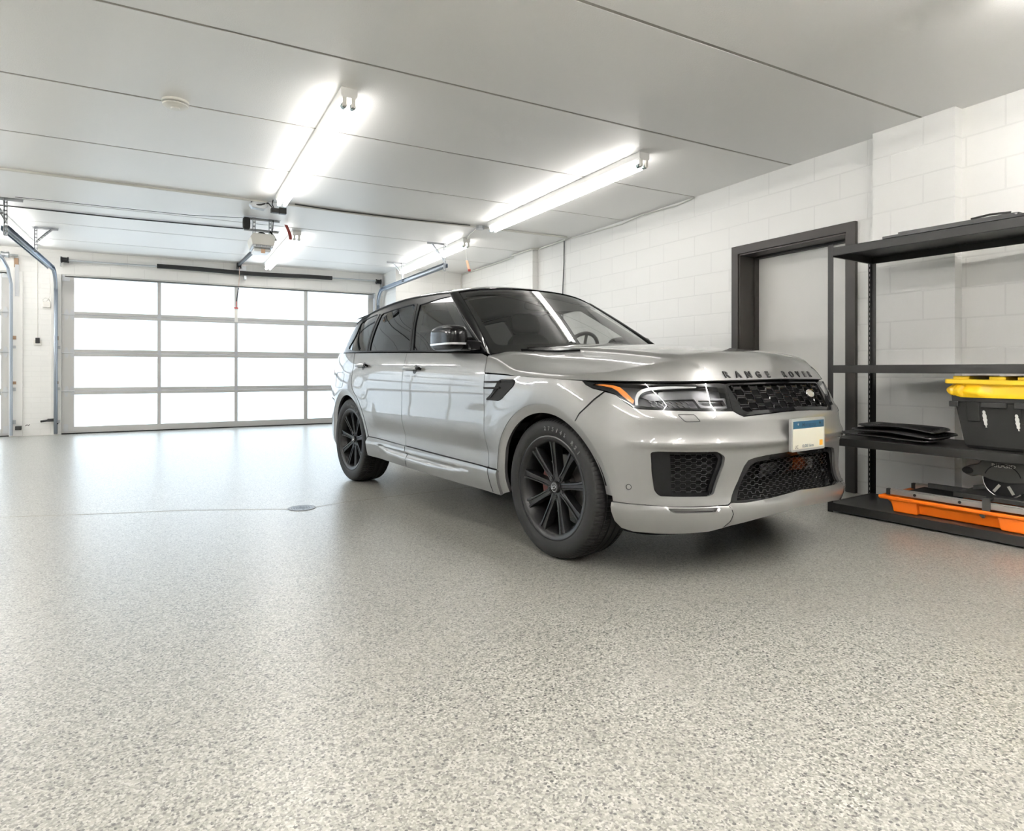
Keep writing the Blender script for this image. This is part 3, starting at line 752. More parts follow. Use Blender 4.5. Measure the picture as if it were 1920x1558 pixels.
# --- number plate
px=float(body.P(np.array([[S1,.70]]))[0][0])+.012
PM=Matrix.Translation((px,.012,.703))
mb=MB(); mb.prism(rounded([(-.160,-.083),(.160,-.083),(.160,.083),(-.160,.083)],.012),lambda u,v,d:(px+d,.012+u,.703+v),-.008,.006); lp=mb.build('license_plate',M_pframe,car,smooth=False)
mb=MB(); mb.prism([(-.148,-.071),(.148,-.071),(.148,.071),(-.148,.071)],lambda u,v,d:(px+d,.012+u,.703+v),.006,.0075); mb.build('plate_face',M_plate,lp,smooth=False)
mb=MB(); mb.prism([(-.147,.032),(.147,.032),(.147,.070),(-.147,.070)],lambda u,v,d:(px+d,.012+u,.703+v),.0075,.0082); mb.build('plate_band',M_pblue,lp,smooth=False)
def ptext(t,size,y,z,m,sx=1.0,d=.0088):
    V,F=text_geo(t,size,.0,.0002,sx); mk('plate_lettering',[(px+d,.012+y+v[0],.703+z+v[1]) for v in V],F,m,lp,smooth=False)
ptext('Minnesota',.030,0,.050,M_ink,1.05); ptext('10,000 lakes',.021,-.01,-.058,M_pblue,1.1,.0081); ptext('UC',.022,-.115,-.060,M_ink,1,.0081)
mb=MB(); mb.box(px+.0075,px+.0085,.117,.147,.640,.668); mb.build('plate_sticker',M_porange,lp,smooth=False)
mb=MB()
for sgn in (-1,1): mb=MB(); mb.cyl((px+.007,.012+sgn*.105,.703+.055),(px+.0105,.012+sgn*.105,.703+.055),.006,10); mb.build('plate_screw',M_chrome,lp)
# --- fender vent, handles, fuel flap
vent=rounded([(-.557,.846),(-.429,.845),(-.392,.857),(-.273,.938),(-.263,.962),(-.272,.976),(-.405,.976),(-.440,.962),(-.465,.930),(-.505,.885),(-.557,.855)],.006)
for s in (0,1):
    par=ff[s]; M=(lambda g:mir(g)) if s else (lambda g:g)
    v=gm('fender_vent',M(patch(body,vent,(),.004,.02,.008,0)),M_dark,par)
    for zz in (.955,.918):
        mb=MB(); linetube(mb,body,[(-.570,zz+.002),(-.46,zz+.004),(-.40,zz+.006)],[.0075]*0 or .0065,.012); 
        if s: mb.V=[(x,-y,z) for x,y,z in mb.V]
        mb.build('vent_fin',M_sblack,v)
    for zz,dx in ((.955,0),):
        mb=MB(); linetube(mb,body,[(-.41,.962),(-.275,.964)],.003,.007); linetube(mb,body,[(-.42,.93),(-.51,.862)],.003,.007)
        if s: mb.V=[(x,-y,z) for x,y,z in mb.V]
        mb.build('vent_rib',M_sblack,v)
    for par,x0,x1,z in ((fd[s],-1.70,-1.435,1.037),(rd[s],-2.70,-2.45,1.066)):
        xm=x0+(x1-x0)*.60
        cup=gm('handle_cup_shade',M(patch(body,[(xm+.036*math.cos(t),z-.001+.034*math.sin(t)) for t in np.linspace(0,2*PI,24,endpoint=False)],(),.0012,.015,0,0)),M_sblack,par)  # flat dark disc: the shade in the cup is put into its colour
        mb=MB(); mb.tube([tuple(p) for p in on(body,[(x0,z-.002),(x0+.02,z),(x0+.06,z),(x1-.09,z),(x1-.04,z)],.024)],[.008,.013,.0145,.0145,.013],10)
        mb.tube([tuple(p) for p in on(body,[(x0+.015,z)]*1+[(x0+.015,z)],0)[:1]]+[tuple(p) for p in on(body,[(x0+.015,z)],.024)],.010,8)
        if s: mb.V=[(x,-y,zz) for x,y,zz in mb.V]
        h=mb.build('door_handle',M_paint,par)
        mb=MB(); mb.tube([tuple(p) for p in on(body,[(x1-.04,z),(x1-.01,z),(x1,z)],.023)],[.013,.014,.010],10); mb.tube([tuple(on(body,[(x1-.02,z)],0)[0]),tuple(on(body,[(x1-.02,z)],.023)[0])],.011,8)
        if s: mb.V=[(x,-y,zz) for x,y,zz in mb.V]
        mb.build('handle_end',M_gblack,h)
mb=MB(); linetube(mb,body,fuel,.0016,.0002,closed=True); mb.build('fuel_flap_seam',M_dark,qp[0])
# --- greenhouse
wf=crom([(-.760,1.160),(-1.069,1.363),(-1.388,1.571)],4)+crom([(-1.438,1.588),(-1.57,1.585),(-1.713,1.575),(-1.892,1.561)],4)+[(-1.80,1.365),(-1.695,1.184)]
wr=[(-1.775,1.186),(-1.858,1.367),(-1.978,1.560)]+crom([(-2.015,1.579),(-2.319,1.567),(-2.625,1.546)],4)+crom([(-2.655,1.530),(-2.632,1.40),(-2.605,1.268),(-2.570,1.202)],4)
wq=[(-2.665,1.203),(-2.71,1.325),(-2.735,1.45),(-2.762,1.543)]+crom([(-2.80,1.551),(-3.078,1.530),(-3.22,1.505),(-3.265,1.478),(-3.235,1.40),(-3.225,1.34),(-3.275,1.262)],4)+crom([(-3.255,1.240),(-3.10,1.220),(-2.919,1.206)],3)
xd=np.linspace(-3.50,-1.475,30); drip=[(float(x),float(z)) for x,z in zip(xd,zdrip(xd))]
go=[(-.690,1.142),(-1.2,1.158),(-1.765,1.172),(-2.35,1.185),(-2.90,1.194),(-3.30,1.202),(-3.77,1.208)]+drip+[(-1.452,1.610),(-1.075,1.378)]
for s in (0,1):
    M=(lambda g:mir(g)) if s else (lambda g:g)
    gm('pillar_trim',M(patch(glass,go,[wf,wr,wq],0,.05,.02,.001)),M_pillar,car)
    gm('door_window',M(patch(glass,[tuple(q) for q in inset(wf,-.004)],(),-.007,.05,0,0)),M_fglass,fd[s])
    gm('door_window',M(patch(glass,[tuple(q) for q in inset(wr,-.004)],(),-.007,.05,0,0)),M_tint,rd[s])
    gm('quarter_window',M(patch(glass,[tuple(q) for q in inset(wq,-.004)],(),-.007,.05,0,0)),M_tint,qp[s])
    for c in ([(-1.735,1.180),(-1.828,1.37),(-1.942,1.572)],[(-2.620,1.200),(-2.658,1.30),(-2.690,1.42),(-2.708,1.545)]): 
        mb=MB(); linetube(mb,glass,c,.003,.0005)
        if s: mb.V=[(x,-y,z) for x,y,z in mb.V]
        mb.build('window_seal',M_dark,car)
    # drip rail along the roof edge, a-pillar
    mb=MB(); mb.tube([tuple(p) for p in on(glass,[(-.69,1.146),(-1.075,1.383),(-1.450,1.612)]+drip[::-1],.003)],.006,6)
    if s: mb.V=[(x,-y,z) for x,y,z in mb.V]
    mb.build('drip_rail',M_sblack,car)
    # a-pillar between screen and door
    A=on(shield,[(-1.0,b) for b in np.linspace(-.02,1.0,24)],.004); Bp=on(glass,[(-.685-(1.455-.685)*t,1.140+(1.611-1.140)*t) for t in np.linspace(0,1,24)],.002)
    V=[];Fq=[]
    for i in range(24):
        a,b=A[i],Bp[i]
        for k in range(7):
            t=k/6; bl=.020*math.sin(PI*t); p=a+(b-a)*t+np.array([.75,-.65,.1])*bl; V.append((p[0],-p[1] if s else p[1],p[2]))
    for i in range(23):
        for k in range(6): Fq.append((i*7+k,i*7+k+1,i*7+k+8,i*7+k+7))
    mb=MB(); mb.add(V,Fq); mb.build('windscreen_pillar',M_gblack,car)
# roof
rx=np.linspace(-3.44,-1.37,26)
half=[(float(ws_top(y)),-y) for y in np.linspace(0,.655,10)]+[(float(x),-float(ydrip(x)[0])) for x in rx[::-1] if x<-1.44]+[(-3.47,-.40),(-3.49,0)]
gm('roof',both(patch(roof,half,(),.003,.06,.02,0,center=(1,0.0))),M_gblack,car)
# rear screen
def rs(u,v):
    a=2*u-1; yt=float(ydrip(-3.46)[0])*.985*a; yb=.66*a; tt_=roof.P(np.array([[-3.45-.02*(1-a*a),yt]]))[0]; T=(tt_[0],tt_[1],tt_[2]-.006); B=(-3.84+.05*a*a,yb,1.205)
    return tuple(T[i]+(B[i]-T[i])*v for i in range(3))
mb=MB(); mb.grid(rs,16,8); mb.build('rear_window',M_tint,car)
#mb=MB(); mb.prism([(-3.40,.0),(-3.62,-.018),(-3.62,-.040),(-3.40,-.03)],lambda u,v,d:(u,d,1.60+v+.02-.12*(abs(d)/.6)**2),-.55,.55); mb.build('roof_spoiler',M_gblack,car)
# windscreen + shade band + cowl + wipers
gm('windscreen',patch(shield,[(-.985,.0),(.985,.0),(.99,.985),(-.99,.985)],(),0,.06,0,0,bres=.05),M_wsglass,car)
wsb=patch(shield,[(-1.0,-.03),(1.0,-.03),(1.0,1.0),(-1.0,1.0)],[rounded([(-.93,.10),(.93,.10),(.955,.955),(-.955,.955)],.06,5)],-.004,.05,0,0,bres=.04); gm('screen_border',wsb,M_gblack,car)
mb=MB(); mb.grid(lambda u,v:(ws_bot(.86*(2*u-1))+.08-.20*v,.86*(2*u-1),1.150-.02*(2*u-1)**2-.03*v),16,2); mb.build('cowl_panel',M_dark,car)
for y0,y1 in ((-.62,-.05),(.05,.66)):
    P=[tuple(np.array(shield.P(np.array([[y/.862,.035]]))[0])+np.array([.012,0,.006])) for y in np.linspace(y0,y1,8)]
    mb=MB(); mb.tube(P,.007,6); mb.build('wiper_blade',M_dark,car)
# mirrors
for s in (0,1):
    sg=-1 if not s else 1; dx=-.27*s
    R=Matrix.Rotation(math.radians(8*sg),3,'Z'); c=(-.985+dx,sg*1.005,1.243)
    mb=MB(); mb.ell(c,(.205,.080,.086),30,14,.55,R,-.20,1); root=mb.build('door_mirror',M_tblack,fd[s])
    mb=MB(); mb.ell(c,(.209,.084,.086),30,4,.55,R,-.34,-.20); mb.build('mirror_turn_signal',M_led,root)
    mb=MB(); mb.ell(c,(.205,.080,.086),30,10,.55,R,-1,-.34); mb.build('mirror_lower_cover',M_tblack,root)
    mb=MB(); mb.prism([(-.74,1.155),(-.93,1.160),(-.95,1.20),(-.78,1.225)],lambda u,v,d:(u+dx,d,v),sg*.87,sg*.99); mb.build('mirror_arm',M_gblack,root,bev=.012)
# --- wheels (outer face to -y)
def rotY(mb_V,a,c,s): return mb_V
def wheel(name,loc,flip,par,txt=True):
    w=empty(name,(0,0,0)); w.parent=par; w.location=loc; w.rotation_euler=(0,0,PI if flip else 0)
    return w
wheel_meshes={}
def make_wheel_parts():
    # tyre: ring profile (r, y) with y<0 outside; tread blocks cut every 5 deg
    prof=[(.276,-.110),(.287,-.122),(.296,-.127),(.318,-.133),(.340,-.133),(.355,-.130),(.366,-.125),(.3745,-.117),(.3800,-.106),(.3825,-.092),(.3840,-.078),(.3770,-.0755),(.3770,-.0675),(.3848,-.065),(.3855,-.030),(.3780,-.0275),(.3780,-.0195),(.386,-.017),(.386,.017)]
    prof+= [(r,-y) for r,y in prof[:-1][::-1]]
    n=400; mb=MB(); V=[];F=[]; k=len(prof)
    for i in range(n):
        a=2*PI*i/n; sipe=(i%4==0)
        for q,(r,y) in enumerate(prof):
            rr=r-(.0045 if sipe and (7<=q<=10 or 26<=q<=29) else 0)-(.004 if sipe and 13<=q<=14 else 0)
            V.append((rr*math.cos(a),y,rr*math.sin(a)))
    for i in range(n):
        j=(i+1)%n
        for q in range(k-1): F.append((i*k+q,j*k+q,j*k+q+1,i*k+q+1))
    mb.add(V,F)
    tyre=mb
    rim=MB()
    rim.lathe([(.262,.10),(.235,.09),(.225,0),(.232,-.06),(.246,-.100),(.254,-.112),(.268,-.121),(.280,-.124),(.287,-.122),(.288,-.113),(.276,-.108)],72,axis='y')
    # nine spokes with a groove down the middle
    st=[(.045,.021,-.083),(.075,.020,-.086),(.105,.0185,-.090),(.16,.0195,-.098),(.21,.0225,-.105),(.240,.0265,-.109),(.254,.031,-.111)]
    for q in range(9):
        A=math.radians(40*q+90); ca,sa=math.cos(A),math.sin(A); V=[];F=[]
        for r,h,y in st:
            g=.007 if r>.08 else .002
            for (t,d) in ((-1,.050),(-1.0,.010),(-.88,.001),(-.48,0),(-.36,g),(.36,g),(.48,0),(.88,.001),(1.0,.010),(1,.050)):
                x=t*h; V.append((r*ca-x*sa,y+d,r*sa+x*ca))
        for i in range(len(st)-1):
            for k2 in range(9): F.append((i*10+k2,i*10+k2+1,i*10+k2+11,i*10+k2+10))
        rim.add(V,F)
    rim.lathe([(.0,-.070),(.030,-.072),(.034,-.078),(.060,-.082),(.074,-.076),(.078,-.05),(.078,0)],40,axis='y')
    nutl=[]
    for q in range(5):
        a=math.radians(72*q+54); nut=MB(); nut.cyl((.057*math.cos(a),-.074,.057*math.sin(a)),(.057*math.cos(a),-.090,.057*math.sin(a)),.0105,6); nut.tube([(.057*math.cos(a)+.0145*math.cos(t),-.0832,.057*math.sin(a)+.0145*math.sin(t)) for t in np.linspace(0,2*PI,14,endpoint=False)],.0028,5,closed=True); nutl.append(nut)
    capm=MB(); capm.lathe([(0,-.096),(.024,-.0955),(.029,-.093),(.031,-.085),(.031,-.06)],28,axis='y')
    cem=MB(); cem.tube([(.0235*math.cos(t),-.0962,.0235*math.sin(t)) for t in np.linspace(0,2*PI,24,endpoint=False)],.0013,5,closed=True); cem.tube([(.014*math.cos(t)*1.0,-.0962,.0075*math.sin(t)+.004*math.cos(t)) for t in np.linspace(0,2*PI,20,endpoint=False)],.0016,5,closed=True)
    disc=MB(); disc.lathe([(.09,-.012),(.172,-.012),(.175,-.008),(.175,.012),(.09,.014)],48,axis='y'); disc.lathe([(0,-.045),(.075,-.045),(.085,-.03),(.09,-.010)],32,axis='y')
    cal=MB(); cal.lathe([(.125,-.040),(.168,-.040),(.178,-.030),(.178,.03),(.125,.03)],14,axis='y',a0=math.radians(145),a1=math.radians(215))
    tx=MB()
    for i,ch in enumerate('275/45 R21'):
        if ch==' ': continue
        V,F=text_geo(ch,.030,.0012,.0008,1.0); a=math.radians(96-6.0*i)
        tx.add([((.325+v[1])*math.cos(a)+v[0]*math.sin(a),-.1335-v[2]-.0003,(.325+v[1])*math.sin(a)-v[0]*math.cos(a)) for v in V],F)
    return [('tire',tyre,M_rubber,None),('rim',rim,M_rim,None),*[('lug_nut',q,M_sblack,'rim') for q in nutl],('center_cap',capm,M_sblack,'rim'),('cap_emblem',cem,M_chrome,'rim'),('brake_disc',disc,M_disc,None),('brake_caliper',cal,M_caliper,None),('sidewall_lettering',tx,M_tyretxt,'tire')]
w0=None
for i,(x,sd) in enumerate(((0,-1),(RW,-1),(0,1),(RW,1))):
    if w0 is None:
        w0=empty('wheel'); w0.parent=car; d={}
        for nme,mbb,m,pn in make_wheel_parts():
            d[nme]=mbb.build(nme,m,d.get(pn) if pn else w0,ang=30)
        w=w0
    else: w=copy_tree(w0,car)
    w.location=(x,sd*.808,ZC); w.rotation_euler=(0,0,0 if sd<0 else PI)
# --- inner body (dark liner behind the panel gaps), wheel wells, floor
fl=[(-.0,0)]
lin=[(-3.3,.30)]+[(RW+.425*math.cos(math.radians(a)),CZ+.425*math.sin(math.radians(a))) for a in np.linspace(190,-10,24)]+[(-2.4,.31),(-1.4,.30),(-.5,.30)]+arc((0,CZ),.425,190,10,24)+[(.62,.40),(.62,.80),(.30,.96)]+[(x,float(zline(x))-.002) for x in (.2,-.1,-.4,-.60)]+[(-.70,1.13),(-1.76,1.163),(-2.9,1.185),(-3.9,1.20),(body.s0,1.20),(body.s0,.32),(-3.7,.31)]
ib=gm('inner_body',both(patch(body,lin,(),-.020,.08,0,0,bres=.04)),M_liner,car)
for sx in (-1,1):
    for c in (0,RW):
        mb=MB(); mb.lathe([(.43,-.27),(.43,0.115),(.0,.115)] if 0 else [(.428,-.035),(.428,.20),(.0,.20)],36,M=Matrix.Translation((c,sx*.835,CZ))@(Matrix.Identity(4) if sx<0 else Matrix.Rotation(PI,4,'Z')),axis='y',a0=math.radians(-12),a1=math.radians(192))
        mb.build('wheel_well_liner',M_liner,car)
mb=MB(); mb.box(-3.75,.72,-.70,.70,.27,.33); mb.box(-2.45,-.45,-.90,.90,.285,.33); mb.box(.55,.60,-.75,.75,.30,.97); mb.box(-3.9,-3.85,-.5,.5,.35,1.0); mb.build('underbody',M_liner,car)
mb=MB(); mb.cyl((-3.35,-.45,.25),(-2.05,-.45,.25),.07,12); mb.box(-2.30,-1.6,-.80,.80,.235,.30); mb.cyl((0,-.72,.38),(0,.72,.38),.05,10); mb.cyl((RW,-.72,.38),(RW,.72,.38),.05,10); mb.build('chassis_parts',M_dark,car)
# --- cabin
mb=MB(); mb.box(-3.3,-.55,-.80,.80,.55,.60); mb.build('cabin_floor',M_liner,car)
def dash(u,v):
    y=-.78+1.56*u; t=v
    pts=[(-.66,1.140),(-.80,1.165),(-.95,1.165),(-1.02,1.12),(-1.02,.9),(-.95,.65)]
    i=min(int(t*5),4); f=t*5-i; x=pts[i][0]+(pts[i+1][0]-pts[i][0])*f; z=pts[i][1]+(pts[i+1][1]-pts[i][1])*f
    z+=.085*math.exp(-((y-.42)/.20)**2)*math.sin(PI*min(1,v*1.6+.05)); return (x,y,z)
mb=MB(); mb.grid(dash,24,15); mb.build('dashboard',M_dash,car)
SW=Matrix.Translation((-1.20,.37,1.165))@Matrix.Rotation(math.radians(-64),4,'Y')
mb=MB(); mb.tube([tuple(SW@Vector((.185*math.cos(t),.185*math.sin(t),0))) for t in np.linspace(0,2*PI,32,endpoint=False)],.016,8,closed=True)
for a in (0,180,-90): mb.tube([tuple(SW@Vector((.04*math.cos(math.radians(a+90)),.04*math.sin(math.radians(a+90)),-.03))),tuple(SW@Vector((.185*math.cos(math.radians(a+90)),.185*math.sin(math.radians(a+90)),0)))],.013,6)
mb.ell(tuple(SW@Vector((0,0,-.025))),(.06,.06,.06),12,8,.8); mb.build('steering_wheel',M_dash,car)
for (x,y) in ((-1.80,-.42),(-1.66,.38),(-2.62,-.40),(-2.62,.40)):
    st=MB(); st.ell((x+.18,y,.74),(.27,.25,.10),16,8,.5); st.build_done=0
    so=st.build('car_seat',M_seat,car)
    b=MB(); b.ell((x-.18,y,1.05),(.085,.245,.33),16,12,.55,Matrix.Rotation(math.radians(-17),3,'Y')); b.build('seat_backrest',M_seat,so)
    b=MB(); b.ell((x-.31,y,1.455),(.055,.165,.098),14,8,.6,Matrix.Rotation(math.radians(-12),3,'Y')); b.build('headrest',M_seat,so)
for s in (0,1):
    for nm,pl in (('pillar_lining',[(-.72,1.15),(-1.44,1.60),(-1.60,1.60),(-1.16,1.33),(-.93,1.15)]),('pillar_lining',[(-1.66,1.17),(-1.86,1.57),(-2.02,1.575),(-1.86,1.37),(-1.82,1.17)])):
        g=patch(glass,pl,(),-.035,.05,0,0); gm(nm,mir(g) if s else g,M_lining,car)
mb=MB(); mb.grid(lambda u,v:(-3.4+2.05*u,(.69-.0)*(2*v-1),1.60+.085*(1-(2*v-1)**2)-.06*(2*u-1)**2),10,10); mb.build('headliner',M_head,car)
RM=shield.P(np.array([[0,.86]]))[0]; mb=MB(); mb.ell((RM[0]-.10,0,RM[2]-.06),(.022,.125,.038),14,8,.6); mb.tube([(RM[0]-.02,0,RM[2]-.005),(RM[0]-.09,0,RM[2]-.05)],.010,6); mb.build('rear_view_mirror',M_dash,car)
# ================= room =================
EXPO=1.34
CE=2.937; WX=5.072; GY=12.15; XL=-7.6; YB=-5.0
JY=[-3.46,-2.24,-1.02,.20,1.43,2.652,3.84,5.056,6.28,7.50,8.72,9.94,11.16]
def st(name,mb,m,par=None,**k):
    o=mb.build(name,m,par,**k); o['kind']='structure'; return o
mb=MB(); mb.box(XL-.3,WX+.45,YB-.3,GY+.3,-.25,0); floor=st('floor',mb,M_floor,smooth=False)
# ceiling of planks with open joints
mb=MB(); ys=[YB-.3]+JY+[GY+.3]
mb.box(XL-.3,WX+.3,YB-.3,GY+.3,CE+.02,CE+.25)
for i in range(len(ys)-1):
    g0=0 if i==0 else .013; g1=0 if i==len(ys)-2 else .013
    mb.box(XL-.3,WX+.3,ys[i]+g0,ys[i+1]-g1,CE,CE+.019)
ceil=st('ceiling',mb,M_ceil,smooth=False)
mb=MB()
for y in JY: mb.box(XL,WX,y-.013,y+.013,CE+.004,CE+.016)
jo=mb.build('joint_filler',M_joint,ceil,smooth=False)
# right wall with the door opening, two pilasters
DY0,DY1,DZ=3.283,4.437,2.208
mb=MB(); T=.40
mb.box(WX,WX+T,YB-.3,DY0,0,CE); mb.box(WX,WX+T,DY1,GY+.3,0,CE); mb.box(WX,WX+T,DY0,DY1,DZ,CE)
mb.box(4.975,WX+.01,2.42,3.02,0,CE); mb.box(4.97,WX+.01,8.38,8.98,0,CE)
st('wall_right',mb,M_blocky,smooth=False)
mb=MB()   # end wall with two garage door openings, pier between, return at the right
mb.box(-1.53,3.575,GY,GY+.3,2.56,CE); mb.box(3.575,3.72,GY,GY+.3,0,CE)
mb.box(-7.30,-2.19,GY,GY+.3,2.56,CE); mb.box(XL-.3,-7.30,GY,GY+.3,0,CE)
mb.box(3.72,WX+.01,11.31,GY+.3,0,CE)
st('wall_back',mb,M_blockx,smooth=False)
mb=MB(); mb.box(-2.19,-1.53,GY,GY+.3,0,CE); st('wall_pier',mb,M_brickx,smooth=False)
mb=MB(); mb.box(-2.19,-2.02,GY-.03,GY,0,2.56); st('trim_1',mb,M_white,smooth=False,bev=.004)
mb=MB(); mb.box(-1.665,-1.53,GY-.03,GY,0,2.56); st('trim_2',mb,M_white,smooth=False,bev=.004)
mb=MB(); mb.box(XL-.3,XL,YB-.3,GY+.3,0,CE); st('wall_left',mb,M_blocky,smooth=False)
mb=MB(); mb.box(XL-.3,WX+.4,YB-.3,YB,0,CE); st('wall_front',mb,M_blockx,smooth=False)
# control joints cut in the floor (thin, flush)
def strip(mb,pts,w,z=.0006):
    for a,b in zip(pts[:-1],pts[1:]):
        a=Vector((*a,0));b=Vector((*b,0)); d=(b-a).normalized(); n=Vector((-d.y,d.x,0))*w/2
        mb.add([(a+n)[:2]+(z,) if 0 else (a.x+n.x,a.y+n.y,z),(a.x-n.x,a.y-n.y,z),(b.x-n.x,b.y-n.y,z),(b.x+n.x,b.y+n.y,z)],[(0,1,2,3)])
mb=MB(); strip(mb,[(-4.5,6.75),(-1.045,5.517),(-.401,5.299),(.071,5.161),(.775,4.835)],.011); strip(mb,[(.955,4.808),(1.21,4.884),(1.75,4.93),(2.4,4.99),(5.07,5.2)],.011)
mb.build('control_joint',M_fjoint,floor,smooth=False)
mb=MB(); strip(mb,[(-1.735,9.158),(-1.72,11.9)],.012); strip(mb,[(-1.735,9.158),(-1.76,6.2)],.012); mb.build('faint_joint',mat('pale_joint',(.54,.53,.50),.5),floor,smooth=False)
# --- entry door
d3=empty('door_3',(WX,3.85,0),kind='structure',label='white flush door in a dark bronze frame behind the shelving',cat='door')
def rel(mb,o): 
    l=o.location; mb.V=[(x-l.x,y-l.y,z-l.z) for x,y,z in mb.V]; return mb
mb=MB(); y0,y1,z1=3.205,4.515,2.285; f=.082
fr=[(y0,0),(y0,z1),(y1,z1),(y1,0),(y1-f,0),(y1-f,z1-f),(y0+f,z1-f),(y0+f,0)]
mb.prism(fr,lambda u,v,d:(WX+d,u,v),-.035,.002); rel(mb,d3).build('door_frame',M_brown,d3,smooth=False,bev=.003)
mb=MB(); q=.016
for (a,b) in ((y0+f,y0+f+q),(y1-f-q,y1-f)): mb.box(WX-.02,WX+.26,a,b,0,z1-f)
mb.box(WX-.02,WX+.26,y0+f,y1-f,z1-f-q,z1-f)
for (a,b) in ((y0+f+q,y0+f+q+.02),(y1-f-q-.02,y1-f-q)): mb.box(WX+.18,WX+.235,a,b,0,z1-f-q)
mb.box(WX+.18,WX+.235,y0+f,y1-f,z1-f-q-.02,z1-f-q)
rel(mb,d3).build('door_jamb',M_brown,d3,smooth=False,bev=.002)
mb=MB(); mb.box(WX+.236,WX+.28,y0+f+q,y1-f-q,.012,z1-f-q-.003); rel(mb,d3).build('door_leaf',mat('door_white',(.74,.735,.71),.45),d3,smooth=False,bev=.003)
mb=MB(); mb.cyl((WX+.236,3.40,1.0),(WX+.19,3.40,1.0),.012,12); mb.ell((WX+.185,3.40,1.0),(.025,.03,.03)); rel(mb,d3).build('door_knob',M_chrome,d3)
# --- sectional garage doors
ROW=[(.115,.630),(.742,1.248),(1.360,1.866),(1.969,2.510)]
def garage_door(name,x0,x1,label,cols):
    d=empty(name,((x0+x1)/2,GY,0),kind='structure',label=label,cat='garage door'); yf,yb=GY+.005,GY+.055
    st_=.167; 
    mb=MB()
    for a,b in ((x0,x0+st_),(x1-st_*.62,x1)): mb.box(a,b,yf,yb,.015,2.567)
    rel(mb,d).build('door_stile',M_alum,d,smooth=False,bev=.003)
    for a,b in ((.015,.115),(.630,.683),(.689,.742),(1.248,1.301),(1.307,1.360),(1.866,1.914),(1.921,1.969),(2.510,2.567)):
        mb=MB(); mb.box(x0+st_,x1-st_*.62,yf,yb,a,b); rel(mb,d).build('door_rail',M_alum,d,smooth=False,bev=.003)
    for i in range(len(cols)-1):
        a,b=cols[i][1],cols[i+1][0]
        if i<len(cols)-1:
            for k,(z0,z1_) in enumerate(ROW):
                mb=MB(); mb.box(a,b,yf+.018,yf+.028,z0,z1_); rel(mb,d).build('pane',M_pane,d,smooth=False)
    for c in cols[1:-1]:
        for (z0,z1_) in ROW:
            mb=MB(); mb.box(c[0],c[1],yf,yb,z0,z1_); rel(mb,d).build('door_muntin',M_alum,d,smooth=False,bev=.003)
        for z in (.686,1.304,1.917):
            mb=MB(); xm=(c[0]+c[1])/2; mb.box(xm-.032,xm+.032,yf-.006,yf+.002,z-.022,z+.010); mb.prism([(-.030,0),(.030,0),(.010,.055),(-.010,.055)],lambda u,v,dd:(xm+u,dd,z+.010+v),yf-.004,yf+.002); mb.prism([(-.022,0),(.022,0),(0,-.045)],lambda u,v,dd:(xm+u,dd,z-.05+v),yf-.004,yf+.002); rel(mb,d).build('center_hinge',M_steel,d,smooth=False)
    mb=MB(); mb.box(x0,x1,yf-.004,yb,.0,.016); rel(mb,d).build('bottom_seal',M_dark,d,smooth=False)
    for z in (.686,1.304,1.917):
        for xe,sg in ((x0+.065,1),(x1-.045,-1)):
            for dx in (0,sg*.075) if sg>0 else (0,):
                mb=MB(); xm=xe+dx
                for s2 in (1,-1): mb.prism([(-.034,.012*s2),(.034,.012*s2),(.012,.085*s2),(-.012,.085*s2)],lambda u,v,dd:(xm+u,dd,z+v),yf-.006,yf)
                mb.cyl((xm-.035,yf-.012,z),(xm+.035,yf-.012,z),.009,8); rel(mb,d).build('roller_hinge',M_steel,d,smooth=False)
            mb=MB(); mb.cyl((xe-.10*sg,yf-.016,z),(xe+.11*sg,yf-.016,z),.006,8); rel(mb,d).build('roller_stem',M_steel,d)
    for xe in (x0+.06,x1-.04):
        mb=MB(); mb.box(xe-.03,xe+.03,yf-.01,yf,.03,.16); mb.box(xe-.05,xe+.14,yf-.022,yf-.012,.05,.06); rel(mb,d).build('bottom_bracket',M_steel,d,smooth=False)
        mb=MB(); mb.box(xe-.05,xe+.05,yf-.01,yf,2.45,2.55); rel(mb,d).build('top_bracket',M_steel,d,smooth=False)
    mb=MB(); mb.box(x0+.05,x1-.03,yf-.030,yf+.01,2.520,2.532); mb.box(x0+.05,x1-.03,yf-.030,yf-.026,2.520,2.558); rel(mb,d).build('top_strut',M_alum,d,smooth=False)
    return d
d1=garage_door('door_1',-1.53,3.535,'aluminium sectional garage door with sixteen frosted panes behind the car',[(-1.53,-1.363),(-.197,-.141),(1.008,1.063),(2.209,2.277),(3.430,3.535)])
d2=garage_door('door_2',-7.30,-2.19,'second frosted garage door at the far left edge, only its end stile and hinges in view',[(-7.30,-7.10),(-5.90,-5.85),(-4.75,-4.69),(-3.55,-3.49),(-2.292,-2.19)])
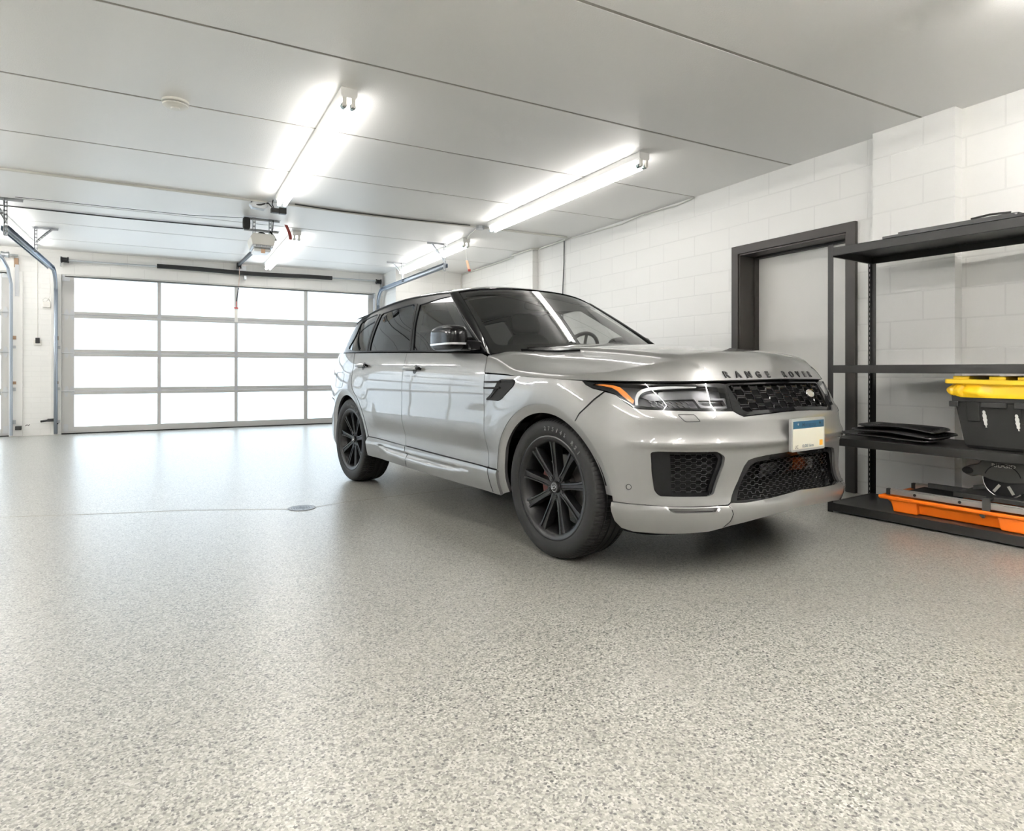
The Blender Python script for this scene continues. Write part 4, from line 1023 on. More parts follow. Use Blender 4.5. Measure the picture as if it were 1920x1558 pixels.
# header boards, tracks, springs
def track(x,sg,ybr,label):
    t=empty('garage_door_track',(x,GY,0),label=label,cat='door track')
    zt=2.60; R=.30
    path=[(0,ybr-GY,zt)]+[(0,-.10-R,zt)]+[(0,-.10-R+R*math.sin(a),zt-R+R*math.cos(a)) for a in np.linspace(0,PI/2,9)][1:]+[(0,-.10,.02)]
    def rail(profile,name,p):
        V=[];F=[]; N=len(p); k=len(profile)
        for i in range(N):
            a=Vector(p[max(i-1,0)]);b=Vector(p[min(i+1,N-1)]); tt=(b-a).normalized(); up=Vector((1,0,0)).cross(tt).normalized()
            for (u,v) in profile: V.append(Vector(p[i])+Vector((1,0,0))*u*sg+up*v)
        for i in range(N-1):
            for j in range(k-1): F.append((i*k+j,i*k+j+1,(i+1)*k+j+1,(i+1)*k+j))
        mb=MB(); mb.add(V,F); o=mb.build(name,M_track,t,ang=50); sd=o.modifiers.new('Solidify','SOLIDIFY'); sd.thickness=.003; return o
    C=[(-.030,.028),(-.022,.034),(0,.036),(.012,.036),(.014,0),(.012,-.036),(0,-.036),(-.022,-.034),(-.030,-.028)]
    rail(C,'horizontal_rail',path[:3]); rail(C,'curved_rail',path[2:-1]); rail(C,'vertical_rail',path[-2:])
    mb=MB(); mb.box(.016*sg if sg>0 else -.05,.05 if sg>0 else .016*sg,ybr-GY,-.42,zt+.02,zt+.026); mb.box(.046*sg-.003,.046*sg+.003,ybr-GY,-.42,zt-.03,zt+.026); mb.build('stiffener_angle',M_track,t,smooth=False)
    for z in (.21,.73,1.385):
        mb=MB(); mb.box(min(0,-.06*sg),max(0,-.06*sg),-.09,-.004,z-.022,z+.022); mb.build('jamb_bracket',M_steel,t,smooth=False)
    return t
def perforated(mb,a,b,w,up):
    """slotted angle from a to b: two flanges, holes as dark gaps between rungs"""
    a=Vector(a);b=Vector(b); d=b-a; L=d.length; d.normalize(); up=Vector(up).normalized(); s=d.cross(up).normalized(); n=max(2,int(L/.042)); e=.006
    def bar(p,q,wd,dirn):
        dd=(q-p).normalized(); o=dirn*wd/2; t=dd.cross(dirn).normalized()*.0018
        mb.add([tuple(p+o+t),tuple(p-o+t),tuple(q-o+t),tuple(q+o+t),tuple(p+o-t),tuple(p-o-t),tuple(q-o-t),tuple(q+o-t)],[(0,1,2,3),(7,6,5,4),(0,4,5,1),(2,6,7,3),(1,5,6,2),(0,3,7,4)])
    for k in (-1,1): bar(a+s*(w/2-.006)*k,b+s*(w/2-.006)*k,.012,s)
    for i in range(n+1):
        c=a+d*(L*i/n); bar(c-s*w/2,c+s*w/2,.016,d)
    bar(a+up*.012+s*(w/2),b+up*.012+s*(w/2),.024,up)
def hanger(loc,x_off,label,half=.12,drop=.36,brace=0,mirror=1):
    h=empty('track_hanger',loc,label=label,cat='bracket',group=None)
    mb=MB(); perforated(mb,(-half,0,-.012),(half,0,-.012),.034,(0,0,-1)); mb.build('ceiling_angle',M_steel,h,smooth=False)
    mb=MB(); perforated(mb,(x_off,0,-.012),(x_off,0,-drop),.034,(0,-1,0)); mb.build('drop_angle',M_steel,h,smooth=False)
    if brace:
        mb=MB(); perforated(mb,(x_off+brace,0.02,-.014),(x_off,.02,-drop*.62),.026,(0,-1,0)); mb.build('brace_angle',M_steel,h,smooth=False)
    return h
track(-1.60,-1,8.72,'galvanised door track running back from the pier, left of the garage door')
track(3.61,1,8.66,'galvanised door track above the car roof, right of the garage door')
hanger((-1.60,8.70,CE),0,'slotted steel hanger at the near end of the left door track',.15,.42,-.12)
hanger((-1.47,10.26,CE),-.10,'slotted steel hanger halfway along the left door track',.14,.34,.18)
hanger((3.50,8.67,CE),.11,'slotted steel hanger at the near end of the track above the car',.16,.42,-.20)
hanger((3.50,10.60,CE),.11,'slotted steel hanger halfway along the track above the car',.17,.34,-.16)
ts=empty('torsion_spring',(1.05,GY-.13,2.765),label='torsion shaft with foam-wrapped spring across the top of the garage door',cat='spring')
mb=MB(); mb.cyl((-2.56,0,0),(2.60,0,.02),.013,12); mb.build('shaft',M_steel,ts)
mb=MB(); mb.tube([(-1.25+2.90*t,0,.01+.006*math.sin(t*9)-.012*math.sin(PI*t)) for t in np.linspace(0,1,30)],.037,14); mb.build('foam_sleeve',M_foam,ts)
for x in (-2.52,2.55):
    mb=MB(); mb.lathe([(.0,-.05),(.045,-.05),(.052,-.04),(.040,-.03),(.040,.03),(.052,.04),(.045,.05),(0,.05)],20,M=Matrix.Translation((x,0,.005))@Matrix.Rotation(PI/2,4,'Y')); mb.build('cable_drum',M_sblack,ts)
    mb=MB(); mb.box(x-.06-(0 if x<0 else -.12),x-.055+(0 if x<0 else .12),-.03,.10,-.10,.06); mb.build('bearing_plate',M_steel,ts,smooth=False)
mb=MB(); mb.box(-.02,.15,.09,.10,-.02,.13); mb.cyl((.06,-.02,.10),(.06,.10,.10),.02,10); mb.box(.10,.14,-.04,.09,-.12,-.06); mb.build('center_bracket',M_steel,ts,smooth=False)
# left door: track end, drum
lt=empty('door_track_end',(-2.15,GY,0),label='curved track end and cable drum of the second door at the far left edge',cat='door track')
mb=MB(); mb.tube([(-.07,-.55,2.72),(-.06,-.35,2.70),(-.03,-.16,2.58),(.0,-.10,2.35),(0,-.10,.02)],.022,8); mb.build('vertical_rail',M_track,lt)
mb=MB(); mb.lathe([(0,-.05),(.05,-.045),(.035,0),(.05,.045),(0,.05)],18,M=Matrix.Translation((-.07,-.12,2.79))@Matrix.Rotation(PI/2,4,'Y')); mb.cyl((-.3,-.12,2.79),(.09,-.12,2.79),.013,8); mb.build('cable_drum',M_steel,lt)
mb=MB(); mb.box(.035,.085,-.04,-.034,2.17,2.66); mb.build('flag_bracket',M_steel,lt,smooth=False)
mb=MB(); mb.box(.025,.075,-.034,-.004,2.62,2.76); mb.build('wood_block',M_wood,lt,smooth=False)
# pier fittings
def fit(name,x0,x1,z0,z1,m,label,cat,d=.04,y=GY,group=None):
    o=empty(name,((x0+x1)/2,y,(z0+z1)/2),label=label,cat=cat,group=group); mb=MB(); a,b=(x1-x0)/2,(z1-z0)/2; mb.box(-a,a,-d,0,-b,b); mb.build('box_body',m,o,smooth=False,bev=.004); return o
o=fit('junction_box',-1.775,-1.665,2.015,2.105,M_wplast,'small white box with looped wires high on the white pier','electrical box',.05)
mb=MB(); mb.tube([(-.04,-.03,.04),(-.045,-.05,.07),(-.01,-.06,.10),(.03,-.05,.09),(.045,-.03,.045)],.005,6); mb.tube([(.0,-.03,.04),(.02,-.06,.075),(.05,-.02,.13),(.052,-.006,.5)],.004,6); mb.build('looped_wire',M_conduit,o)
o=fit('wall_switch',-1.885,-1.785,1.415,1.50,M_wplast,'white wall plate with a black door opener button on the pier','switch',.02)
mb=MB(); mb.box(-.025,.03,-.045,-.02,-.01,.075); mb.build('opener_button',M_blk,o,smooth=False,bev=.005)
mb=MB(); mb.tube([(0,-.006,.043),(-.005,-.006,1.3)],.004,6); mb.build('riser_wire',M_conduit,o)
for (x0,x1,z0,z1,l) in ((-2.15,-2.10,1.50,1.555,'brown wood block on the left jamb board at switch height'),(-2.15,-2.10,.805,.85,'brown wood block low on the left jamb board'),(-1.60,-1.565,1.50,1.565,'brown wood block on the right jamb board at switch height'),(-1.60,-1.565,.805,.85,'brown wood block low on the right jamb board')):
    o=mk('wood_block',*(lambda m:(m.V,m.F))(MB().box(x0,x1,GY-.045,GY-.0301,z0,z1)),M_wood,smooth=False); tag(o,l,'wood block')
def bracket(x0,x1,z0,z1,l):
    mb=MB(); mb.box(x0,x1,GY-.05,GY-.0301,z0,z1); mb.cyl(((x0+x1)/2,GY-.056,(z0+z1)/2),((x0+x1)/2,GY-.04,(z0+z1)/2),.012,8); tag(mb.build('jamb_clip',M_steel,None,smooth=False),l,'bracket')
bracket(-2.168,-2.104,1.36,1.405,'steel clip on the left jamb board just below the upper wood block'); bracket(-2.168,-2.104,.70,.756,'steel clip on the left jamb board just below the lower wood block'); bracket(-2.167,-2.104,.19,.252,'steel clip near the foot of the left jamb board')
o=empty('safety_sensor',(-1.70,GY-.03,.22),label='black safety sensor with side lens near the foot of the right jamb',cat='sensor')
mb=MB(); mb.box(.0,.09,-.06,0,-.005,.04); mb.build('sensor_body',M_blk,o,smooth=False,bev=.004)
mb=MB(); mb.cyl((-.09,-.03,.0),(.0,-.03,.012),.016,12); mb.box(.09,.135,-.05,-.0,-.05,.01); mb.build('sensor_arm',M_sblack,o)
o=empty('safety_sensor',(-2.06,GY-.03,.13),label='black safety sensor at the foot of the left jamb beside loose wire',cat='sensor')
mb=MB(); mb.box(-.045,.03,-.06,0,-.03,.03); mb.build('sensor_body',M_blk,o,smooth=False,bev=.004)
mb=MB(); mb.tube([(.08,-.02,.03),(.10,-.03,.045),(.12,-.02,.03),(.13,-.02,.05)],.006,6); mb.build('loose_wire',M_wire,o)
# ================= ceiling items =================
def fixture(x,y0,y1,label,first=[None],z=CE,tube=None):
    L=y1-y0
    if first[0] is None or abs(first[0][1]-L)>.02:
        f=empty('fluorescent_fixture'); 
        mb=MB(); w=.056; mb.prism([(-w,0),(w,0),(w,-.052),(w-.012,-.066),(-w+.012,-.066),(-w,-.052)],lambda u,v,d:(u,d,v),-L/2,L/2); mb.build('channel',M_white,f,smooth=False,bev=.002)
        for yy in (-L/2+.012,0,L/2-.012):
            for xx in (-.030,.030):
                if yy==0: continue
                mb=MB(); mb.box(xx-.013,xx+.013,yy-.012,yy+.012,-.125,-.060); mb.build('lamp_holder',M_wplast,f,smooth=False,bev=.004)
                mb=MB(); s=-1 if yy<0 else 1; mb.cyl((xx,yy-s*.014,-.112),(xx,yy-s*.045,-.112),.0205,14); mb.build('tube_end_cap',M_cap,f)
        for xx in (-.030,.030):
            mb=MB(); mb.cyl((xx,-L/2+.05,-.112),(xx,L/2-.05,-.112),.0195,14); mb.build('fluorescent_tube',M_tube,f)
        first[0]=(f,L); r=f
    else: r=copy_tree(first[0][0])
    
    if tube:
        for ch in r.children:
            if ch.name.startswith('fluorescent_tube'): ch.data=tube
    r.location=(x,(y0+y1)/2,z); tag(r,label,'light fixture','twin-tube fluorescent strips on the ceiling'); return r
fixture(1.062,4.218,7.178,'twin-tube strip light left of the car, nearest the smoke detector, its open end toward us')
fixture(3.645,4.226,7.192,'twin-tube strip light over the car, longest in view at right')
fixture(1.52,8.88,11.80,'short-looking strip light beside the garage door opener')
fixture(3.76,8.20,11.13,'strip light partly behind the right door track, nearest the far corner')
fixture(-1.83,8.85,11.80,'strip light above the left door track at the far left edge')
BT=[o for o in bpy.data.objects if o.name.startswith('fluorescent_tube')][0].data.copy(); BT.materials[0]=M_tube_boost
for x,y,l in ((3.52,-1.485,'boosted strip light above and behind the camera at right'),(1.06,-1.55,'unseen boosted strip light, added as fill straight above the camera'),(-1.80,4.22,'strip light beyond the left edge, level with the smoke detector'),(-1.80,-1.55,'unseen boosted strip light, added as fill behind the camera at left'),(-4.6,4.22,'unseen boosted strip light, added as fill over the second bay, middle row'),(-4.6,8.5,'unseen boosted strip light, added as fill over the second bay by its door'),(-4.6,-1.55,'unseen boosted strip light, added as fill over the second bay, rear row')): fixture(x,y,y+2.955,l,tube=BT if (y<0 or x<-4) else None)  # strips out of view, most with boosted tubes added to fill the room
# smoke detector
sd=empty('smoke_detector',(.030,5.02,CE),label='round white smoke detector on a ceiling joint',cat='smoke detector')
mb=MB(); mb.lathe([(0,0),(.088,0),(.088,-.016),(.080,-.020),(.0,-.020)],32); mb.build('detector_base',M_wplast,sd)
mb=MB(); mb.lathe([(.074,-.020),(.074,-.026),(.070,-.028)],32); mb.build('vent_slot',M_sblack,sd)
mb=MB(); mb.lathe([(.084,-.027),(.082,-.034),(.06,-.045),(.030,-.048),(.028,-.056),(.0,-.057)],32); mb.build('detector_cover',M_wplast,sd)
# conduits
def conduit(name,pts,r,m,label,cat='conduit'): 
    mb=MB(); mb.tube(pts,r,8); return tag(mb.build(name,m,None),label,cat)
zc=CE-.014
conduit('ceiling_conduit',[(-7.0,7.30,zc),(-1.4,7.44,zc),(.95,7.48,zc)],.013,M_conduit,'thin painted conduit across the ceiling left of the first strip light')
conduit('ceiling_conduit',[(1.18,7.47,zc),(2.1,7.52,zc),(3.52,7.45,zc)],.013,M_conduit,'painted conduit with dark cable between the two long strip lights')
conduit('ceiling_cable',[(1.25,7.44,CE-.008),(1.7,7.47,CE-.016),(2.1,7.49,CE-.01),(2.6,7.47,CE-.016),(3.45,7.42,CE-.01)],.006,M_wire,'black cable clipped along the conduit between the two long strip lights','cable')
jb=empty('ceiling_junction_box',(3.60,7.43,CE),label='small grey junction box at the far end of the strip light over the car',cat='electrical box')
mb=MB(); mb.lathe([(0,0),(.06,0),(.06,-.045),(0,-.045)],8); mb.build('box_body',M_steel,jb,smooth=False)
conduit('ceiling_conduit',[(3.66,7.44,zc),(4.2,7.43,zc),(4.95,7.42,zc)],.013,M_conduit,'short conduit from the junction box to the right wall')
conduit('ceiling_conduit',[(3.60,7.49,zc),(3.66,7.85,zc),(3.76,8.20,zc)],.010,M_conduit,'short bent conduit from the junction box to the farthest strip light')
conduit('wall_conduit',[(4.96,7.42,zc),(5.02,7.55,zc),(5.045,8.30,CE-.02),(4.94,8.36,CE-.02),(4.945,9.0,CE-.02),(5.04,9.05,CE-.02),(5.045,11.24,CE-.03),(5.045,11.27,CE-.1),(5.045,11.27,1.2)],.013,M_conduit,'painted conduit along the top of the right wall into the far corner')
conduit('wall_cable',[(5.055,5.05,CE-.01),(5.05,5.3,CE-.035),(5.045,5.9,CE-.015),(5.05,6.3,CE-.045),(5.05,7.0,CE-.03),(5.03,7.40,CE-.02)],.008,M_conduit,'white cable looping along the top of the right wall above the car','cable')
conduit('hanging_cable',[(5.055,7.62,CE-.02),(5.058,7.63,2.6),(5.05,7.65,2.2),(5.058,7.66,1.9),(5.055,7.65,1.2)],.007,M_wire,'black cable hanging down the right wall behind the windscreen','cable')
conduit('ceiling_cable',[(-7,9.05,CE-.01),(-1.63,9.11,CE-.01),(-.53,9.14,CE-.012),(.86,9.06,CE-.010)],.008,M_wire,'black cable across the ceiling from the left track to the opener','cable')
conduit('opener_wire',[(-1.5,8.60,CE-.01),(-.5,8.55,CE-.02),(.2,8.40,CE-.05),(.80,8.32,CE-.03)],.003,M_wire,'thin sagging wire running left from the opener bracket','cable')
conduit('wall_pipe',[(4.945,8.99,CE),(4.945,8.99,0)],.0,M_conduit,'x') if 0 else None
# opener
op=empty('garage_door_opener',(1.0,8.35,2.62),label='white garage door opener hung from slotted angles in front of the garage door',cat='garage door opener')
mb=MB(); mb.prism([(-.125,-.055),(-.145,.04),(-.115,.085),(.115,.085),(.145,.04),(.125,-.055)],lambda u,v,d:(u,d,v),-.19,.20); mb.build('motor_cover',M_wplast,op,smooth=False,bev=.008)
mb=MB(); mb.box(-.118,.118,-.192,.19,-.085,-.055); mb.build('vent_panel',M_steel,op,smooth=False,bev=.006)
mb=MB()
for i in range(13): mb.box(-.085+.014*i,-.079+.014*i,-.1935,-.190,-.078,-.060)
mb.build('vent_slot',M_sblack,op,smooth=False)
mb=MB(); mb.box(-.10,.10,-.12,.17,-.125,-.085); mb.build('light_lens',mat('opener_lens',(.85,.85,.84),.3),op,smooth=False,bev=.012)
mb=MB(); mb.box(-.018,.030,-.13,-.125,-.145,-.095); mb.build('paper_tag',M_tagm,op,smooth=False)
mb=MB()
for a,b in (((-.20,0,.305),(.22,0,.305)),((-.20,0,.165),(.21,0,.165)),((-.085,0,.305),(-.085,0,.10)),((.105,0,.305),(.105,0,.10))): perforated(mb,a,b,.036,(0,-1,0) if a[0]==b[0] else (0,0,-1)); 
for z in (.285,.165): mb.box(-.20,.21,-.004,.0,z-.016,z+.016) if 0 else None
mb.build('hanging_frame',M_steel,op,smooth=False)
mb=MB(); mb.ell((-.175,-.02,.225),(.045,.035,.075),14,10,.5); mb.build('black_control_box',M_blk,op)
mb=MB(); mb.ell((0,-.02,.105),(.05,.05,.03),14,8); mb.tube([(.10,-.02,.15),(.14,-.03,.10),(.17,-.05,.04)],.012,6); mb.tube([(.14,.0,.30),(.135,-.01,.20),(.12,-.01,.12)],.006,6); mb.build('motor_bracket',M_dark,op)
mb=MB(); mb.box(-.020+.0,.020,.20,3.66,-.015,.028); mb.V=[(x+(.065*(y-.2)/3.46),y,z+.27*max(0,(y-.2)/3.46)) for x,y,z in mb.V]; mb.build('drive_rail',mat('rail_dark_steel',(.05,.055,.062),.55,.4),op,smooth=False)
mb=MB(); mb.box(.03,.10,3.58,3.72,.215,.30); mb.build('rail_end_bracket',M_sblack,op,smooth=False)
rc=empty('release_cord',(1.06,11.85,2.83),label='red emergency release cord hanging in front of the garage door panes',cat='cord')
mb=MB(); mb.tube([(0,0,0),(.0,0,-.15),(-.012,.01,-.36)],.005,6); mb.build('cord',mat('cord_pale',(.55,.40,.34),.7),rc)
mb=MB(); mb.tube([(-.012,.01,-.36),(-.02,.01,-.42),(-.04,.02,-.56),(-.045,.02,-.60)],.010,6); mb.build('lower_cord',M_wire,rc)
mb=MB(); mb.cyl((-.085,.02,-.715),(-.012,.02,-.715),.012,8); mb.tube([(-.045,.02,-.60),(-.048,.02,-.715)],.006,6); mb.build('pull_handle',mat('handle_red',(.55,.06,.05),.5),rc)
mb=MB(); mb.box(-.075,-.022,.018,.022,-.96,-.74); mb.build('warning_tag',M_wplast,rc,smooth=False)
st_=empty('hanging_strap',(1.345,8.55,2.90),label='dark red strap hanging between the opener and the short strip light',cat='strap')
mb=MB(); V=[];F=[]
for i in range(9):
    t=i/8; x=-.02+.06*math.sin(t*1.5); z=.03-.19*t; V+=[(x-.020,0,z),(x+.020,0,z-.004),(x+.020,.004,z-.004),(x-.020,.004,z)]
for i in range(8):
    for j in range(4): F.append((i*4+j,i*4+(j+1)%4,i*4+4+(j+1)%4,i*4+4+j))
mb.add(V,F); mb.build('strap_band',M_strap,st_)
tg_=empty('paper_tag',(3.99,8.70,2.62),label='small hanging tag with a red end beyond the right door track',cat='tag')
mb=MB(); mb.box(-.02,.02,-.003,.003,-.04,.09); mb.V=[(x+(.09-z)*.25,y,z) for x,y,z in mb.V]; mb.build('tag_card',M_tagm,tg_,smooth=False)
mb=MB(); mb.box(-.015,.03,-.004,.004,-.075,-.04); mb.V=[(x+.033,y,z) for x,y,z in mb.V]; mb.build('tag_end',M_strap,tg_,smooth=False)
mb=MB(); mb.tube([(-.0,0,.09),(-.03,0,.317)],.002,5); mb.build('tag_string',M_conduit,tg_)
fl_=empty('flood_light',(.87,7.52,CE),label='small grey twin flood light on the ceiling left of the first strip light end',cat='light')
mb=MB(); mb.prism([(-.07,-.09),(.06,-.10),(.10,-.06),(.07,-.02),(-.05,-.02),(-.10,-.05)],lambda u,v,d:(u,d,v),-.05,.05); mb.build('lamp_head',M_steel,fl_,smooth=False,bev=.006)
mb=MB(); mb.tube([(-.08,0,-.0),(-.06,-.03,-.06),(.02,-.06,-.055),(.10,-.03,-.02)],.009,6); mb.tube([(.10,-.03,-.02),(.14,-.05,-.07),(.16,-.04,-.11)],.007,6); mb.build('lamp_cable',M_wire,fl_)
bx_=empty('adapter_box',(1.07,7.40,CE),label='pair of small black plug boxes hanging at the end of the first strip light',cat='electrical box')
mb=MB(); mb.box(-.085,-.002,-.03,.03,-.145,-.095); mb.build('left_plug',M_blk,bx_,smooth=False,bev=.005)
mb=MB(); mb.box(.0,.08,-.03,.03,-.15,-.08); mb.build('right_plug',M_sblack,bx_,smooth=False,bev=.005)
mb=MB(); mb.tube([(-.05,0,-.10),(-.07,0,-.05),(-.06,0,0)],.006,6); mb.build('plug_cord',M_wire,bx_)
# ================= floor drain =================
dr=empty('floor_drain',(.862,4.825,0),label='round grey floor drain with a slotted grate on the open floor',cat='floor drain')
mb=MB(); mb.lathe([(.100,.0004),(.100,.003),(.086,.0035),(.084,.001)],40); mb.build('drain_rim',mat('drain_rim_metal',(.22,.22,.22),.4,.6),dr)
mb=MB(); mb.lathe([(0,.0008),(.085,.0008)],40); mb.build('drain_well',M_liner,dr)
mb=MB()
for k,r in enumerate((.012,.030,.048,.066,.082)): mb.lathe([(r-.006,.0008),(r-.006,.0030),(r+.006,.0030),(r+.006,.0008)],36)
for a in range(0,360,30): c,s=math.cos(math.radians(a)),math.sin(math.radians(a)); mb.add([(.01*c-.004*s,.01*s+.004*c,.003),(.01*c+.004*s,.01*s-.004*c,.003),(.084*c+.004*s,.084*s-.004*c,.003),(.084*c-.004*s,.084*s+.004*c,.003)],[(0,1,2,3)])
mb.build('drain_grate',mat('drain_grate_metal',(.30,.31,.33),.3,.8),dr)
# ================= shelving =================
sh=empty('shelving_unit',(4.225,2.895,0),math.radians(-85.1),label='black steel shelving unit with four shelves against the right wall',cat='shelving')
# local: x runs along the front towards the camera, y runs back to the wall
SL,SD=1.96,.61; LV=[(.012,.070),(.488,.543),(1.012,1.068),(1.862,1.922)]
def shx(mb,name,m=M_shelf,**k): return mb.build(name,m,sh,smooth=False,**k)
def post(x,y,sx,sy):
    mb=MB(); t=.0025; w=.040
    mb.box(min(x,x+sx*w),max(x,x+sx*w),min(y,y+sy*t),max(y,y+sy*t),0,1.945)
    yy0,yy1=min(y,y+sy*w),max(y,y+sy*w); xa,xb=min(x,x+sx*t),max(x,x+sx*t)
    mb.box(xa,xb,yy0,y+sy*.014 if sy>0 else yy1,0,1.945) if 0 else None
    ym=y+sy*w/2; c0,c1=sorted((y,ym-sy*.005)); d0,d1=sorted((ym+sy*.005,y+sy*w))
    mb.box(xa,xb,c0,c1,0,1.945); mb.box(xa,xb,d0,d1,0,1.945)
    e0,e1=sorted((ym-sy*.005,ym+sy*.005)); z=.0
    while z<1.93: mb.box(xa,xb,e0,e1,z,z+.018); z+=.038
    shx(mb,'post')
for x,sx in ((0,1),(SL,-1)):
    for y,sy in ((0,1),(SD,-1)): post(x,y,sx,sy)
for z0,z1 in LV:
    b=MB(); b.box(.004,SL-.004,.003,SD-.003,z1-.012,z1-.002); bo=shx(b,'shelf_board')
    for y in (-.002,SD-.014):
        b=MB(); b.box(.036 if y<.1 else .004,SL-.036,y,y+.016,z0,z1); b.V=[(x,y2-sh.location.x*0,z) for x,y2,z in b.V]; shx(b,'front_beam' if y<.1 else 'rear_beam',bev=.003)
    for x in (.003,SL-.019):
        b=MB(); b.box(x,x+.016,.01,SD-.01,z0,z1); shx(b,'side_beam')
SM=Matrix.Translation((4.225,2.895,0))@Matrix.Rotation(math.radians(-85.1),4,'Z')
def sp(x,y,z): return SM@Vector((x,y,z))
def shthing(name,x,y,z,label,cat,rz=0,**k): 
    p=sp(x,y,z); return empty(name,tuple(p),math.radians(-85.1)+rz,label=label,cat=cat,**k)
# --- tote
tt=shthing('storage_tote',.755,.06,.543,'black plastic tote with a yellow lid and yellow film, on the second shelf','storage box')
TL,TW,TH=.80,.46,.335
def ttw(z): return .010+.055*(1-z/TH)
mb=MB(); V=[];F=[]
ring=lambda L,W,z,o:[(o,o,z),(L-o,o,z),(L-o,W-o,z),(o,W-o,z)]
lev=[(0,.075),(.02,.062),(TH-.045,.022),(TH-.045,.010),(TH,.008)]
inner=[(TH,.022),(.03,.075)]
for z,o in lev+inner: V+=ring(TL,TW,z,o)
for k in range(len(lev)+len(inner)-1):
    for i in range(4): F.append((k*4+i,k*4+(i+1)%4,k*4+4+(i+1)%4,k*4+4+i))
F.append((3,2,1,0)); k=len(lev)+len(inner)-1; F.append((k*4,k*4+1,k*4+2,k*4+3)); mb.add(V,F); mb.build('tote_body',M_tote,tt,smooth=False,bev=.008)
mb=MB(); 
for x0,x1 in ((.085,.155),(.36,.44)): mb=MB(); mb.prism([(x0,.17),(x1,.17),(x1,TH-.03),(x0,TH-.03)],lambda u,v,d:(u,ttw(v)+.012+d,v),-.016,.01); mb.build('molded_panel',M_tote,tt,smooth=False,bev=.006)
mb=MB()
for x0,x1 in ((.0,.05),(.17,.30),(.335,.45),(.66,.80)): mb=MB(); mb.box(x0,x1,-.004,.014,TH-.075,TH-.040); mb.build('rim_rib',M_tote,tt,smooth=False,bev=.004)
for x,zc_,h in ((.178,.190,.105),(.340,.178,.098)):
    mb=MB(); V=[];F=[]
    for i in range(12):
        t=i/11; z=zc_+h*(.5-t); wd=.0075*(.5+.8*math.sin(PI*min(1,t*1.1))**.6)+.002*math.sin(i*2.3); y=ttw(z)-.0015+ .0035*0-.002; V+=[(x-wd+.008*t,y,z),(x+wd+.008*t,y,z)]
    for i in range(11): F.append((2*i,2*i+1,2*i+3,2*i+2))
    mb.add(V,F); o=mb.build('chalk_scuff',M_scuff,tt,smooth=False); o.modifiers.new('Solidify','SOLIDIFY').thickness=.003
ybag=shthing('yellow_bag',.755,.06,.543+TH,'crumpled yellow plastic film bulging between the tote and its lid','plastic bag')
mb=MB()
def bag(u,v):
    a=2*PI*u; c,s=math.cos(a),math.sin(a); pw=lambda q:math.copysign(abs(q)**.28,q)
    bul=.010*math.sin(13*a)+.006*math.sin(29*a+1)+.004*math.sin(47*a)
    out=.012*math.sin(PI*min(1,v*1.2))+bul*math.sin(PI*v)
    z=-.015+.083*v+.006*math.sin(9*a+v*3)*math.sin(PI*v)
    L=TL/2+.006+out; W=TW/2+.002+out
    return (TL/2+L*pw(c),TW/2+W*pw(s),z)
mb.grid(bag,160,10); mb.build('film',M_ybag,ybag,ang=60)
lid=shthing('tote_lid',.735,.03,.543+TH+.070,'bright yellow ribbed lid resting askew on the tote','lid')
lid.rotation_euler[1]=math.radians(.8)
LL,LW=.90,.52
mb=MB(); mb.prism(rounded([(0,0),(LL,0),(LL,LW),(0,LW)],.03),lambda u,v,d:(u,v,d),0,.030); mb.build('lid_rim',M_yellow,lid,smooth=False,bev=.006)
mb=MB()
for x0,x1 in ((.045,.135),(.235,.32),(.375,.52),(.62,.80)): mb=MB(); mb.prism(rounded([(x0,.015),(x1,.015),(x1,LW-.02),(x0,LW-.02)],.01),lambda u,v,d:(u,v,d),.028,.050); mb.build('lid_rib',M_yellow,lid,smooth=False,bev=.006)
# --- rubber floor mats
def matmesh(name,L,W,label,x,y,z,rz,curl,bow):
    o=shthing(name,x,y,z,label,'floor mat',rz)
    out=rounded([(0,.02),(.10,0),(L*.55,.02),(L,.0),(L,W*.8),(L*.9,W),(L*.3,W),(.04,W*.9)],.05,4)
    class MS(Surf):
        sg=1.0
        def P(s,q):
            q=np.asarray(q,float); u,v=q[:,0],q[:,1]; e=segd(q,out)*np.where(pip(q,out),1,0)
            return np.stack([u,v,.014+.016*np.maximum(0,1-e/.03)**2+curl*np.maximum(0,1-u/.16)**2+bow*np.sin(PI*u/L)+.006*np.sin(u*9+v*5)],1)
    g=patch(MS(),out,(),0,.02,.007,0); b=gm('mat_sheet',g,M_rubmat,o)
    mb=MB()
    for k in range(7):
        v=W*(.16+.11*k); P=[(u,v,.012+.006+curl*max(0,1-u/.16)**2+bow*math.sin(PI*u/L)+.012*math.sin(u*9+v*5)*.5+.003) for u in np.linspace(L*.16,L*.86,14)]; mb.tube(P,.005,5)
    mb.build('mat_rib',M_rubmat,o)
    return o
M_rubmat=mat('mat_rubber',(.016,.016,.016),.32,0,.5)
matmesh('car_floor_mat',.60,.42,'black rubber car mat at the bottom of the pile left of the tote',.055,.02,.545,.03,.012,.0)
matmesh('car_floor_mat',.56,.42,'black rubber car mat in the middle of the pile left of the tote',.11,.07,.566,-.06,.02,.012)
matmesh('car_floor_mat',.50,.40,'black ribbed rubber car mat on top of the pile left of the tote',.13,.13,.592,.10,.02,.018)
tm=shthing('rubber_mat',.37,-.004,1.923,'thin black mat lying on the top shelf','mat')
mb=MB(); mb.prism(rounded([(0,0),(1.0,0),(1.02,.5),(.03,.5)],.03),lambda u,v,d:(u,v,d),.001,.016); mb.build('mat_sheet',M_rubmat,tm,smooth=False)
mb=MB(); mb.prism(rounded([(.10,.008),(.76,.008),(.78,.45),(.12,.45)],.02),lambda u,v,d:(u,v,d),.016,.030); mb.tube([(.52,.02,.036),(.62,.012,.042),(.72,.02,.036)],.007,6); mb.build('folded_layer',M_rubmat,tm,smooth=False)
